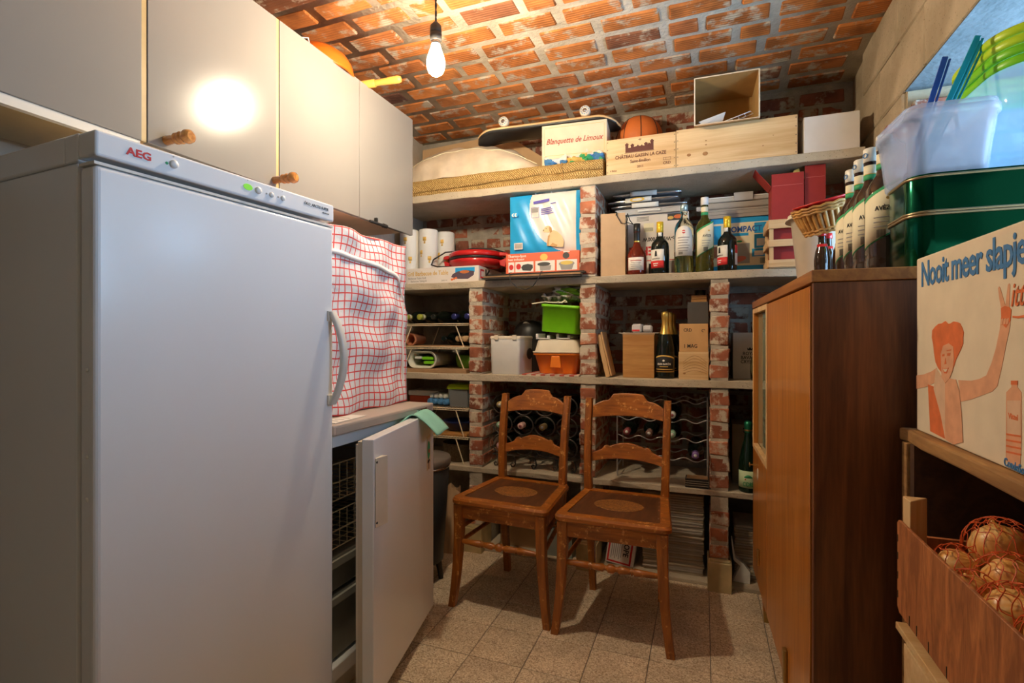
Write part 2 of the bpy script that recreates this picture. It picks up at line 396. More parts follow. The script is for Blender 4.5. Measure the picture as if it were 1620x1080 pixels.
GREYTUB = clearplastic('smoky_clear_plastic', (.55,.60,.62), .15, .55)
FILM = clearplastic('plastic_film', (.9,.9,.9), .08, .16)
def glass(name, col, dens=1.0, rough=.03):
    m, nt, bs = nodes(name)
    bs.inputs['Base Color'].default_value = rgba(col); bs.inputs['Transmission Weight'].default_value = dens
    bs.inputs['Roughness'].default_value = rough; bs.inputs['IOR'].default_value = 1.45
    n = N(nt, 'ShaderNodeTexNoise'); n.inputs['Scale'].default_value = 30
    nt.links.new(coords(nt), n.inputs['Vector']); bump(nt, bs, n.outputs['Fac'], .03, .001)
    return m
G_BLACK = glass('near_black_glass', (.010,.014,.010), .25)
G_AMBER = glass('amber_glass', (.30,.10,.02), .75)
G_BROWN = glass('brown_glass', (.05,.022,.009), .4)
G_OLIVE = glass('olive_glass', (.16,.15,.02), .7)
G_COGNAC = glass('cognac_glass', (.30,.035,.012), .6)
G_CLEAR = glass('clear_glass', (.86,.90,.72), 1.0)
G_GREEN = glass('dark_green_glass', (.008,.026,.012), .3)
def jute_mat():
    m, nt, bs = nodes('plaited_seagrass'); L = nt.links; co = coords(nt)
    w = N(nt, 'ShaderNodeTexWave', wave_type='BANDS', bands_direction='DIAGONAL'); w.inputs['Scale'].default_value = 55; w.inputs['Distortion'].default_value = 3.5; w.inputs['Detail'].default_value = 2; w.inputs['Detail Scale'].default_value = 3
    L.new(co, w.inputs['Vector'])
    n = N(nt, 'ShaderNodeTexNoise'); n.inputs['Scale'].default_value = 130; n.inputs['Detail'].default_value = 5; L.new(co, n.inputs['Vector'])
    ml = N(nt, 'ShaderNodeMath', operation='MULTIPLY'); L.new(w.outputs['Fac'], ml.inputs[0]); L.new(n.outputs['Fac'], ml.inputs[1])
    r = ramp(nt, [(.05, (.26,.14,.035)), (.22, (.56,.35,.11)), (.55, (.78,.56,.22))]); L.new(ml.outputs[0], r.inputs['Fac'])
    L.new(r.outputs['Color'], bs.inputs['Base Color']); bs.inputs['Roughness'].default_value = .8
    bump(nt, bs, ml.outputs[0], 1.0, .006)
    return m
JUTE = jute_mat()
def check_cloth():
    m, nt, bs = nodes('checked_cotton'); L = nt.links
    t = N(nt, 'ShaderNodeTexCoord'); sp = N(nt, 'ShaderNodeSeparateXYZ'); L.new(t.outputs['UV'], sp.inputs[0])
    outs = []
    for ax in (0, 1):
        f = N(nt, 'ShaderNodeMath', operation='FRACT'); L.new(sp.outputs[ax], f.inputs[0])
        g = N(nt, 'ShaderNodeMath', operation='LESS_THAN'); L.new(f.outputs[0], g.inputs[0]); g.inputs[1].default_value = .16
        outs.append(g.outputs[0])
    mx = N(nt, 'ShaderNodeMath', operation='MAXIMUM'); L.new(outs[0], mx.inputs[0]); L.new(outs[1], mx.inputs[1])
    c = N(nt, 'ShaderNodeMix', data_type='RGBA'); L.new(mx.outputs[0], c.inputs[0]); c.inputs[6].default_value = (.76,.74,.74,1); c.inputs[7].default_value = (.72,.07,.06,1)
    L.new(c.outputs[2], bs.inputs['Base Color']); bs.inputs['Roughness'].default_value = .85
    n = N(nt, 'ShaderNodeTexNoise'); n.inputs['Scale'].default_value = 22; n.inputs['Detail'].default_value = 4; L.new(coords(nt), n.inputs['Vector']); bump(nt, bs, n.outputs['Fac'], .55, .012)
    return m
CHECK = check_cloth()
def wicker_mat():
    m, nt, bs = nodes('wicker_cane'); L = nt.links; co = coords(nt)
    n = N(nt, 'ShaderNodeTexNoise'); n.inputs['Scale'].default_value = 60; n.inputs['Detail'].default_value = 5; L.new(co, n.inputs['Vector'])
    r = ramp(nt, [(.3, (.30,.13,.03)), (.7, (.62,.33,.09))]); L.new(n.outputs['Fac'], r.inputs['Fac']); L.new(r.outputs['Color'], bs.inputs['Base Color'])
    bs.inputs['Roughness'].default_value = .5; bump(nt, bs, n.outputs['Fac'], .4, .002)
    return m
WICKER = wicker_mat()
def onion_mat():
    m, nt, bs = nodes('onion_skin'); L = nt.links; co = coords(nt, 'Object', (1,1,1))
    sp = N(nt, 'ShaderNodeSeparateXYZ'); L.new(co, sp.inputs[0])
    at = N(nt, 'ShaderNodeMath', operation='ARCTAN2'); L.new(sp.outputs[0], at.inputs[0]); L.new(sp.outputs[1], at.inputs[1])
    sn = N(nt, 'ShaderNodeMath', operation='MULTIPLY'); L.new(at.outputs[0], sn.inputs[0]); sn.inputs[1].default_value = 14
    ss = N(nt, 'ShaderNodeMath', operation='SINE'); L.new(sn.outputs[0], ss.inputs[0])
    n = N(nt, 'ShaderNodeTexNoise'); n.inputs['Scale'].default_value = 30; n.inputs['Detail'].default_value = 4; L.new(co, n.inputs['Vector'])
    ad = N(nt, 'ShaderNodeMath', operation='MULTIPLY_ADD'); L.new(ss.outputs[0], ad.inputs[0]); ad.inputs[1].default_value = .08; L.new(n.outputs['Fac'], ad.inputs[2])
    r = ramp(nt, [(.3, (.60,.23,.045)), (.5, (.84,.44,.11)), (.75, (.92,.64,.28))]); L.new(ad.outputs[0], r.inputs['Fac']); L.new(r.outputs['Color'], bs.inputs['Base Color'])
    bs.inputs['Roughness'].default_value = .32; return m
ONION = onion_mat()
NET = plain('red_net', (.70,.12,.03), .5)
def lamp_mat():
    m, nt, bs = nodes('lit_bulb')
    bs.inputs['Base Color'].default_value = (1,.9,.75,1); bs.inputs['Emission Color'].default_value = (1.0,.82,.58,1); bs.inputs['Emission Strength'].default_value = BULB_STRENGTH
    n = N(nt, 'ShaderNodeTexNoise'); nt.links.new(n.outputs['Fac'], bs.inputs['Coat Roughness'])
    return m
LIT = lamp_mat()
def led_mat():
    m, nt, bs = nodes('green_display'); bs.inputs['Base Color'].default_value = (.15,.5,.02,1); bs.inputs['Emission Color'].default_value = (.25,.75,.04,1); bs.inputs['Emission Strength'].default_value = .35
    return m
LED = led_mat()

# ------------------------------------------------------------------ setting
XL, XR, YB, YN, D = -1.68, 0.66, 2.87, -1.3, 2.46
def ceil_z(y): return 2.405 - .06*((y-1.7)/1.16)**2
fl = struct(MB().box(XL-.05, XR+.05, YN, YB+.1, -.08, -.003).build('floor', GROUT))
tile_me = MB().box(-.0985,.0985,-.0965,.0965,-.003,0).mesh('tile', TILE, bevel=.0012, seg=1)
for i in range(-7, 6):
    for j in range(-12, 6):
        x, y = -.477 + .2*i, 1.738 + .1955*j
        if x > XL and x < XR and y < 2.86 and y > -.75: share('tile', tile_me, fl, (x, y, 0))
wb = struct(MB().box(XL-.1, XR+.4, YB, YB+.1, 0, 2.6).build('wall_back', MORTAR_GREY))
def brick_mesh(lx, ly, lz, mat, j=.0035, bev=.004, seed=0):
    rnd = random.Random(seed); b = MB(); b.box(-lx/2,lx/2,-ly/2,ly/2,-lz/2,lz/2)
    b.v = [tuple(c + rnd.uniform(-j, j) for c in p) for p in b.v]
    return b.mesh('brick', mat, bevel=bev, seg=1)
wbm = [brick_mesh(.190,.05,.056,WALL_BRICK,seed=i) for i in range(4)]
wbh = [brick_mesh(.088,.05,.056,WALL_BRICK,seed=i+9) for i in range(3)]
rnd = random.Random(3); k = 0; nb = 0
z = .50
while z < 2.36:
    head = (k in (9, 16, 23)); step = .105 if head else .21
    x = XL + .02 + (.1 if k % 2 else 0)
    while x < XR - .03 and nb < 298:
        if (x < -1.42 and z < 1.38) or any(a < z < c for a, c in ((.405,.44),(.885,.935),(1.375,1.425),(1.855,1.905))): x += step; continue
        share('brick', rnd.choice(wbh if head else wbm), wb, (x + step/2 - .005, YB + .020 + rnd.uniform(-.004,.003), z), (0, rnd.uniform(-.01,.01), rnd.uniform(-.015,.015))); nb += 1
        x += step
    z += .0745; k += 1
struct(MB().box(XL-.1, XL, YN, YB, 0, 2.6).build('wall_left', LIME))
struct(MB().box(XL-.1, XR+.4, YN-.1, YN, 0, 2.6).build('wall_rear', LIME))
# right wall with a window recess
wr = MB()
wr.box(XR+.012, XR+.36, YN, YB, 0, 1.20); wr.box(XR+.012, XR+.36, YN, YB, 1.987, 2.6)
wr.box(XR+.012, XR+.36, 2.17, YB, 1.20, 1.987); wr.box(XR+.012, XR+.36, YN, -.05, 1.20, 1.987)
wr = struct(wr.build('wall_right', CONC_WALL))
cb = [brick_mesh(.024, .438, .197, CONC_WALL, .003, .006, i) for i in range(3)]
for r_ in range(2):
    for q in range(8):
        y = 2.87 - .22 - .44*q - (.2 if r_ else 0)
        if y > -.9: share('concrete_block', cb[(q+r_) % 3], wr, (XR + .012, y, 2.087 + .201*r_))
for r_ in range(5):
    y = 2.17 + .22
    for q in range(2): share('concrete_block', cb[(q+r_) % 3], wr, (XR+.012, 2.40+.44*q, 1.887-.201*r_))
jm = brick_mesh(.195, .05, .060, WALL_BRICK, seed=21)
for r_ in range(9):
    for q in range(2): share('brick', jm, wr, (XR+.115+.205*q-(.08 if r_ % 2 else 0), 2.157, 1.905-.0745*r_))
wf = MB()
for y in (-.05, .68, 1.41, 2.13): wf.box(1.02, 1.06, y, y+.045, 1.2, 1.987)
wf.box(1.02,1.06,-.05,2.17,1.2,1.24); wf.box(1.02,1.06,-.05,2.17,1.945,1.987)
struct(wf.build('window_1', ENAMEL_TRIM, bevel=.004))
struct(MB().box(XR+.0, 1.02, -.05, 2.17, 1.18, 1.205).build('trim_1', CONC, bevel=.003))
struct(MB().box(XR+.004, 1.02, -.05, 2.168, 1.983, 1.9865).build('trim_3', concrete('soffit_daylight_tone', (.085,.105,.11), (.15,.17,.175), 8, False, .8, 50)))  # soffit plate with bluish daylight and shade painted into its dark colour
# vaulted ceiling of hollow clay bricks
cs = MB(); ys = [YN + (YB-YN)*i/40 for i in range(41)]
vs = []; 
for y in ys: vs += [(XL-.1, y, ceil_z(y)+.006), (XR+.4, y, ceil_z(y)+.006), (XR+.4, y, 2.75), (XL-.1, y, 2.75)]
fs = []
for i in range(40):
    a = i*4
    for q in range(4): fs.append((a+q, a+4+q, a+4+(q+1) % 4, a+(q+1) % 4))
cs.add(vs, fs, 0, True); ce = struct(cs.build('ceiling', MORTAR))
cbm = [brick_mesh(.228, .086, .03, CEIL_BRICK, .004, .005, i) for i in range(5)]
cbs = [brick_mesh(.11, .086, .03, CEIL_BRICK, .004, .005, i+20) for i in range(2)]
k = 0; y = 2.80
while y > .75:
    sl = math.atan(-.12*(y-1.7)/1.16**2)
    x = XL - .05 + (.13 if k % 2 else 0) + rnd.uniform(-.03,.03)
    while x < XR - .06:
        short = rnd.random() < .10
        w_ = .11 if short else .232
        share('brick', rnd.choice(cbs if short else cbm), ce, (x + w_/2, y + rnd.uniform(-.004,.004), ceil_z(y) + .0155 + rnd.uniform(-.002,.003)), (sl + rnd.uniform(-.02,.02), rnd.uniform(-.012,.012), rnd.uniform(-.012,.012)))
        x += w_ + .032 + rnd.uniform(-.004,.006)
    y -= .1155; k += 1

# ------------------------------------------------------------------ masonry shelving
sv = thing('masonry_shelving', 'built-in shelving of cast concrete shelves on narrow red brick piers', 'shelving', (0, 0, 0))
for z0, z1, xr in ((.410,.437,XR-.03), (.893,.928,XR-.03), (1.382,1.418,XR-.03), (1.862,1.90,.618)):
    b = MB(); n = 24; xs = [XL + (xr-XL)*i/n for i in range(n+1)]; rr = random.Random(int(z0*100))
    rings = [[(x, D + rr.uniform(-.004,.004), z0 + rr.uniform(-.002,.002)), (x, YB-.008, z0), (x, YB-.008, z1), (x, D + rr.uniform(-.004,.004), z1 + rr.uniform(-.002,.002))] for x in xs]
    b.tubef(rings, smooth=False); b.build('shelf', CONC, sv, bevel=.003, seg=1)
pbm = [brick_mesh(.080,.200,.060,PIER_BRICK,.003,.005,i+40) for i in range(5)]
pbh = [brick_mesh(.080,.095,.060,PIER_BRICK,.003,.005,i+50) for i in range(3)]
for xc, rows in ((-1.126, ((0,.410),(.437,.893),(.928,1.382))), (-.527, ((0,.410),(.437,.893),(.928,1.382),(1.418,1.862))), (.067, ((0,.410),(.437,.893),(.928,1.382)))):
    for z0, z1 in rows:
        p = MB().box(xc-.036, xc+.036, D+.006, YB-.012, z0+.0005, z1-.0005).build('pier', MORTAR, sv)
        zz = z0 + (.165 if z0 == 0 else .040); k = 0
        while zz + .03 < z1:
            yy = D + .002
            ln = [(.1,pbh),(.205,pbm),(.095,pbh)] if k % 2 else [(.2,pbm),(.2,pbm)]
            for l, ms in ln:
                share('brick', rnd.choice(ms), p, (xc + rnd.uniform(-.002,.002), yy + l/2, zz), (0, rnd.uniform(-.02,.02), rnd.uniform(-.012,.012)))
                yy += l + .004
            zz += .0738; k += 1
pl = MB()
for xc in (-1.126, -.527, .067):
    pl.box(xc-.05, xc+.05, D-.035, D-.022, 0, .128); pl.box(xc-.05, xc-.043, D-.022, D+.10, 0, .128); pl.box(xc+.043, xc+.05, D-.022, D+.10, 0, .128)
    pl.box(xc-.043, xc+.043, D-.022, D+.006, 0, .134)
struct(pl.build('baseboard_back', plain('ochre_plinth_tile', (.52,.40,.20), .4, var=.18, vs=14), bevel=.002, seg=1))
# ------------------------------------------------------------------ bare bulb on its cord
BX, BY, BZ = -.855, 1.545, 2.066
t = thing('pendant_bulb', 'bare lit light bulb in a black socket hanging on a twisted cord', 'lamp', (BX, BY, BZ))
MB().lathe([(.001,-.052),(.014,-.050),(.024,-.041),(.0295,-.026),(.031,-.010),(.029,.006),(.023,.024),(.017,.040),(.0145,.052)], 24).build('bulb', LIT, t)
MB().lathe([(.0145,.0525),(.0155,.054),(.0155,.062),(.0145,.064)], 20).build('screw_cap', CHROME, t)
MB().lathe([(.015,.0645),(.0195,.068),(.0205,.088),(.018,.091),(.020,.094),(.019,.116),(.012,.124),(.005,.132)], 20).build('socket', BLACK, t)
cd = MB()
def wob(s): return [(.002*math.cos(i*1.4+s), .002*math.sin(i*1.4+s), .130 + .09*i/8) for i in range(9)]
for s_ in (0, PI):
    cd.tube(wob(s_) + [(-.012,.0,.232),(.004,.002,.243),(.030,.004,.236),(.036+.004*math.cos(s_),.002,.246),(.040,.004,.262),(.034,.006,.300),(.044,.004,ceil_z(BY)-BZ-.004)], .0026, 6)
cd.lathe([(.001,.228),(.008,.232),(.009,.240),(.003,.247)], 10, (.034,.003,0))
cd.build('cord', BLACKCORD, t)

# ------------------------------------------------------------------ wall cabinets
CX = -1.34
def knob(y, z, parent, ox):
    MB(Matrix.Translation((0, y, z))).lathe([(.0125,0),(.0115,.030),(.0125,.034),(.0155,.038),(.0150,.044),(.0105,.0475),(.0150,.051),(.0165,.056),(.0150,.061),(.0105,.0645),(.0160,.069),(.0185,.078),(.0165,.088),(.011,.092)], 20, axis='x').build('knob', KNOB, parent)
def wall_cab(label, y0, y1, doors, knobs, zb=1.622):
    t = thing('wall_cabinet', label, 'cabinet', (CX, y0, 0), 0, 'wall cabinets in a row')
    w = y1-y0; b = MB()
    b.box(-.338,-.021,0,w,1.640,1.658); b.box(-.338,-.021,0,w,2.165,2.183); b.box(-.338,-.32,0,w,1.658,2.165)
    b.box(-.32,-.021,0,.016,1.658,2.165); b.box(-.32,-.021,w-.016,w,1.658,2.165)
    b.build('body', CHIP, t)
    for i, (a, c, strip) in enumerate(doors):
        d = MB().box(-.019, 0, a-y0+.001, c-y0-strip, 1.622, 2.192).build('door', LAMINATE, t, bevel=.0012, seg=1)
        if strip > .002: MB().box(-.017,-.002, c-y0-strip+.0005, c-y0-.001, 1.622, 2.192).build('edge_strip', EDGE_YELLOW, d)
        for ky in knobs:
            if a < ky < c: knob(ky-y0, 1.645, d, 0)
    return t
t = wall_cab('cream wall cabinet nearest the viewer with no knob showing', .32, .905, [(.32,.905,.0135)], [])
MB().box(-.30,-.03,.02,.56,1.618,1.638).build('light_rail', EDGE_YELLOW, t); 
MB().box(-.021,-.004,.0,.57,1.600,1.6215).build('bottom_lip', ENAMEL_TRIM, t)
wall_cab('cream wall cabinet reflecting the bulb, two turned wooden knobs at its bottom corners', .905, 1.343, [(.905,1.343,.0125)], [.956,1.322])
wall_cab('double-door cream wall cabinet at the far end beside the shelves', 1.343, 2.19, [(1.343,1.774,.002),(1.774,2.19,.001)], [])
# on top of the cabinets
t = thing('orange_bowl', 'large orange plastic bowl lying upside down on top of wall cabinets', 'bowl', (-1.470, 1.675, 2.184))
MB().lathe([(.137,.0),(.141,.004),(.142,.014),(.137,.042),(.120,.072),(.087,.096),(.05,.108),(.002,.111)], 36).build('bowl_shell', plain('deep_orange_plastic',(.60,.115,.008),.3,coat=.2), t)
MB().lathe([(.139,.0),(.145,.001),(.146,.005),(.142,.008)], 36).build('rim', bpy.data.materials['deep_orange_plastic'], t)
t = thing('rolling_pin', 'pale wooden rolling pin sticking out over the cabinet edge', 'rolling pin', (-1.345, 1.835, 2.203), 0)
MB(Matrix.Rotation(R(4),4,'Z')).lathe([(.015,-.22),(.0165,-.215),(.0165,.035),(.014,.038)], 18, axis='x').build('roller', plain('ochre_wood',(.70,.36,.07),.35), t)
MB(Matrix.Rotation(R(4),4,'Z')).lathe([(.0135,.0385),(.0125,.06),(.0145,.10),(.0155,.145),(.012,.157),(.004,.160)], 16, axis='x').build('handle', bpy.data.materials['ochre_wood'], t)
t = thing('wire_hook', 'bent white wire end poking up behind the cabinet top', 'wire', (-1.36, 1.50, 2.185))
MB().tube([(-.06,-.06,.0),(-.02,-.01,.036),(.0,.0,.036),(-.005,.02,.0)], .0022, 6).build('wire', WHITEP, t)

# ------------------------------------------------------------------ tall white freezer
FZ = 1.51
frz = thing('upright_freezer', 'tall white upright freezer with curved handle in the left foreground', 'freezer', (-1.047, .612, 0), math.atan2(.602, .039))
fw = .603
b = MB(); b.box(.004,fw-.020,.064,.585,.05,1.452); b.box(0.0,fw-.004,.055,.10,1.4525,FZ-.004); b.box(0.0,fw-.018,.1005,.59,1.4525,FZ-.004)
b.build('body', ENAMEL, frz, bevel=.004)
MB().box(.004,fw-.004,.02,.58,.02,.048).build('plinth', ENAMEL_TRIM, frz, bevel=.002)
d = MB().box(0,fw,.0,.050,.118,1.440).build('door', ENAMEL, frz, bevel=.010, seg=4)
MB().box(.012,fw-.012,.0505,.0635,.125,1.436).build('gasket', GASKET, frz)
MB().box(.0,fw,.001,.052,1.4405,1.446).build('door_top_cap', ENAMEL_TRIM, d)
p = MB().box(0,fw,-.002,.0545,1.4555,FZ-.006).build('control_panel', ENAMEL, frz, bevel=.005, seg=3)
F = fr((0,-.002,0),'front')
text('AEG', .021, fr((.052,-.002,1.474),'front'), REDINK, p, bold=.0006, sx=1.15)
MB(F).lathe([(.0085,0),(.0085,.004),(.006,.0065),(.001,.007)], 20, (.142,1.4815,0)).build('button', WHITEP, p)
MB(F).lathe([(.003,-.0005),(.003,.0008)], 10, (.128,1.480,0)).build('indicator', GREENINK, p)
MB(F).prism(ell(.318,1.4815,.0125,.0075,20), -.0005, .0012).build('display', LED, p)
MB(F).lathe([(.0085,0),(.0085,.004),(.006,.0065),(.001,.007)], 20, (.346,1.4805,0)).build('button', WHITEP, p)
for x in (.385, .420):
    MB(F).lathe([(.0065,0),(.0065,.003),(.005,.005),(.001,.0055)], 18, (x,1.4795,0)).build('button', WHITEP, p)
    MB(F).lathe([(.0022,-.0005),(.0022,.0008)], 10, (x-.014,1.4795,0)).build('indicator', GREYINK, p)
text('ÖKO_ARCTIS SUPER', .0115, fr((.490,-.002,1.482),'front'), INK, p, shear=.15, sx=.85)
text('electronic', .0065, fr((.556,-.002,1.472),'front'), INK, p, shear=.15)
for x, s_ in ((.142,.006),(.318,.005),(.385,.004),(.420,.004)): text('o', s_, fr((x-.002,-.002,1.496),'front'), GREYINK, p)
for z in (1.06,.90,.82): MB(fr((-.0005,.022,z),'left')).lathe([(.004,0),(.004,.0015),(.0015,.0025)], 10).build('screw_cap', WHITEP, d)
h = MB(); pts = []
for i in range(21):
    q = i/20; pts.append((fw-.012+.010*math.sin(PI*q)*1.0, -.004-.036*math.sin(PI*q)**.8, 1.195-.268*q))
rings = [[(x-.012,y+.004,z),(x-.012,y-.005,z),(x-.007,y-.009,z),(x+.007,y-.009,z),(x+.012,y-.005,z),(x+.012,y+.004,z)] for x, y, z in pts]
h.tubef(rings, smooth=True); h.box(fw-.026,fw-.001,-.006,.001,.928,.955); h.box(fw-.026,fw-.001,-.006,.001,1.168,1.196)
h.build('handle', ENAMEL_TRIM, d)

# ------------------------------------------------------------------ under-counter freezer with open door
A = Vector((-1.052,1.230)); Bp = Vector((-1.044,1.808)); L2 = (Bp-A).length
uc = thing('undercounter_freezer', 'low white freezer with its door ajar and wire baskets inside', 'freezer', (A.x, A.y, 0), math.atan2((Bp-A).y, (Bp-A).x))
b = MB()
b.box(0,.03,0,.55,.07,.826); b.box(L2-.03,L2,0,.55,.07,.826); b.box(.03,L2-.03,.50,.55,.07,.826); b.box(.03,L2-.03,0,.50,.07,.115); b.box(.03,L2-.03,0,.50,.785,.826)
b.build('body', ENAMEL, uc, bevel=.002, seg=1)
MB().box(.02,L2-.02,.03,.50,.0,.069).build('base', ENAMEL_TRIM, uc)
MB().box(-.002,L2+.002,-.032,.545,.8285,.860).build('worktop', plain('greige_worktop', (.50,.43,.37), .35, var=.04), uc, bevel=.004)
MB().box(.01,L2-.01,-.0328,-.030,.832,.852).build('worktop_trim', plain('grey_trim', (.42,.39,.36), .35, metal=.3), uc)
MB(fr((.475,-.0330,.848),'front')).box(-.02,.05,-.013,.001,0,.0012).build('rating_plate', CHROME, uc)
for k_ in range(3): plate('print_line', fr((.463,-.0342,.838),'front'), .0+.018*k_, .012+.018*k_, .001, .007, INK, uc, .0004)
for z0 in (.605, .455):
    wb_ = MB()
    for z in (z0, z0+.055, z0+.115): wb_.tube([(.04,.04,z),(L2-.04,.04,z),(L2-.04,.46,z),(.04,.46,z)], .0022, 5, closed=True)
    for i in range(15):
        x = .04 + (L2-.08)*i/14; wb_.tube([(x,.04,z0+.115),(x,.04,z0),(x,.46,z0),(x,.46,z0+.115)], .0016, 4)
    for i in range(1,9):
        y = .04+.42*i/9; wb_.tube([(.04,y,z0),(L2-.04,y,z0)], .0014, 4)
    wb_.build('wire_basket', WIRE, uc)
for z0, hh in ((.335,.105), (.125,.20)):
    q = MB().box(.035,L2-.035,.02,.47,z0,z0+hh).build('drawer', plain('grey_clear_drawer', (.20,.20,.17), .3), uc, bevel=.006)
    MB().box(.035,L2-.035,.010,.0195,z0+hh-.03,z0+hh-.008).build('drawer_lip', plain('drawer_lip', (.32,.31,.27), .3), q)
# its door, hinged at the far side
H0 = Vector((-1.000,1.788,0)); e = (Vector((-.885,1.235,0)) - H0); dw = e.length; e.normalize(); nrm = Vector((-e.y, e.x, 0))   # outward (+x)
DM = Matrix(((e.x, -nrm.x, 0, H0.x),(e.y, -nrm.y, 0, H0.y),(0,0,1,0),(0,0,0,1)))   # local x from hinge to free edge, y into thickness, z up
UM = Matrix.Translation((A.x,A.y,0)) @ Matrix.Rotation(uc.rotation_euler.z,4,'Z')
LM = UM.inverted() @ DM
d = MB(LM).box(0,dw,0,.036,.062,.828).build('door', ENAMEL, uc, bevel=.003)
MB(LM).box(.008,dw-.004,.0365,.050,.07,.82).build('gasket', GASKET, d)
MB(LM).box(.012,dw-.012,.0505,.060,.08,.81).build('door_liner', ENAMEL_TRIM, d)
hp = MB(LM).hexa([(dw-.008,-.003,.572),(dw-.055,-.020,.572),(dw-.055,-.001,.572),(dw-.008,-.001,.572),(dw-.008,-.003,.772),(dw-.055,-.020,.772),(dw-.055,-.001,.772),(dw-.008,-.001,.772)]).build('handle', CREAMP, d, bevel=.002)
FD = LM @ Matrix(((-1,0,0,0),(0,0,-1,0),(0,1,0,0),(0,0,0,1)))     # a = from free edge toward hinge (-x), b up, c outward
for z in (.760,.585): MB(FD).lathe([(.0035,.0035),(.0035,.006)], 10, (-(dw-.013), z, 0)).build('screw', BLACK, d)
st = plate('sticker', FD, -.085, -.040, .615, .745, plain('sticker_cream',(.62,.52,.36),.6), d, .0008)
poly('sticker_print', FD, ell(-.0625,.69,.016,.034,18), GREENINK, d, .0012)
poly('sticker_print', FD, [(-.064,.618),(-.061,.618),(-.0605,.66),(-.0645,.66)], INK, d, .0014)
poly('sticker_print', FD, ell(-.060,.686,.006,.008,10), REDINK, d, .0016)
poly('sticker_print', FD, [(-.08,.642),(-.072,.646),(-.0625,.637),(-.053,.648),(-.046,.643),(-.055,.655),(-.0625,.648),(-.072,.655)], INK, d, .0014)
# sponge cloth draped over the door
def drape(u, v):
    L_ = .205*v - .075
    s_ = .030 + .135*u + .02*math.sin(2*u)
    if L_ < 0: y = .040 - L_*.25; z = .836 + L_*.35; s_ += -L_*.9
    elif L_ < .040: y = .040 - L_; z = .836 + .006*math.sin(L_/.040*PI)
    else: q = L_-.040; y = -.78*q; z = .836 - .55*q - 2.2*q*q; s_ -= .10*q
    return (s_, y, z + .002*math.sin(7*u))
sc_ = thing('sponge_cloth', 'turquoise sponge cloth draped over the top of the low open freezer door', 'cloth', (0,0,0))
MB(DM).grid(8, 26, drape).build('cloth', SPONGE, sc_, solid=.004)

# ------------------------------------------------------------------ small appliance under a checked cloth
cv = thing('covered_appliance', 'boxy appliance hidden under a red and white checked cloth on the low freezer', 'covered appliance', (-1.128, 1.266, .862))
wd, hh = .538, .628
rn = random.Random(5)
def swoop(u): return .545 - .050*u**1.5 if u < .80 else .545-.05*.8**1.5 - ((u-.8)/.2)**2*.14
def front(u, v):
    y, z = wd*u, hh*v
    f = .008*math.sin(9*u+5*v+math.sin(7*v)) + .006*math.sin(23*u-14*v+2*math.sin(6*u)) + .006*math.sin(17*v+9*u*v)
    flap = .006 if z < swoop(u) else 0.0
    return (f*(.25+.75*(1-abs(2*u-1)**3)) - .012 + flap, y + .004*math.sin(21*v+3*u), z + .0035*math.sin(15*u+4*v))
g = MB(); g.grid(60, 64, front, uv=lambda u, v: (u*20.4, v*23.2))
g.build('front_cloth', CHECK, cv, solid=-.002)
g = MB()
g.box(-.50,-.022,.004,wd-.004,.001,hh-.004); g.build('appliance_body', WHITEP, cv)
g = MB()
g.grid(20, 6, lambda u, v: (-.49*v - .018*(1-v) , wd*u, hh-.0015+.002*math.sin(9*u)), uv=lambda u, v: (u*23.2, v*18))
g.grid(12, 20, lambda u, v: (-.020-.47*u, wd+.0005+.004*math.sin(8*v+5*u)**2, .04+(hh-.042)*v), uv=lambda u, v: (u*18, v*24.2))
g.build('cover_top_and_side', CHECK, cv, solid=.002)
pts = []
for i in range(41):
    u = i/40*.97; f = front(u, swoop(u)/hh - .002); pts.append((f[0]+.004, f[1], swoop(u)))
r_ = MB(); rings = [[(x+.003,y,z-.009),(x+.005,y,z),(x+.003,y,z+.009),(x-.002,y,z)] for x, y, z in pts]
r_.tubef(rings); r_.build('binding', CLOTHW, cv)
MB().box(-.012,-.004,wd-.030,wd-.022,.02,.40).build('binding', CLOTHW, cv)
t = thing('paper_slip', 'small white paper slip lying on the low freezer worktop in front of the cloth', 'paper', (-1.075, 1.36, .861), R(2))
MB().box(-.03,.03,-.10,.06,0,.0012).build('sheet', PAPER, t)
for k_ in range(3): plate('print_line', fr((-.02,-.09,.0012),'top'), 0, .035, .02+.03*k_, .026+.03*k_, GREYINK, t, .0003)
t = thing('black_finial', 'small black turned finial sticking out beyond the cloth-covered box under the cabinet', 'finial', (-1.33, 1.93, 1.617))
MB().lathe([(.004,-.10),(.006,-.098),(.006,-.01),(.010,-.004),(.006,.003),(.010,.010),(.007,.016),(.009,.022),(.004,.030)], 14, axis='y').build('turned_end', BLACK, t)
MB().box(-.006,.006,-.06,-.05,.0062,.0225).build('bracket', BLACK, t)

# ------------------------------------------------------------------ teak cabinet
tk = thing('teak_cabinet', 'tall teak cabinet with tapered feet standing against the right wall', 'cabinet', (.221, 1.255, 0), math.atan2(.029, 1.056))
TL, TD, Z0, Z1 = 1.06, .42, .18, 1.265
MB().box(-.004,TD,-.002,TL,Z1-.026,Z1).build('top', TEAK_TOP, tk, bevel=.0015, seg=1)
MB().box(0,TD,0,.018,Z0,Z1-.027).build('end_panel', TEAK_SHADED, tk, bevel=.001, seg=1)
MB().box(0,TD,TL-.018,TL,Z0,Z1-.027).build('end_panel', TEAK, tk)
b = MB(); b.box(.03,TD-.012,.019,TL-.019,Z0,Z0+.018); b.box(TD-.011,TD,.019,TL-.019,Z0,Z1-.027); b.box(.03,TD-.012,.66,.678,Z0+.019,Z1-.027); b.box(.03,TD-.012,.679,TL-.019,.655,.67)
b.build('carcass', TEAK, tk)
d = MB().box(-.002,.016,.026,.668,Z0,Z1-.032).build('door', TEAK, tk, bevel=.0012, seg=1)
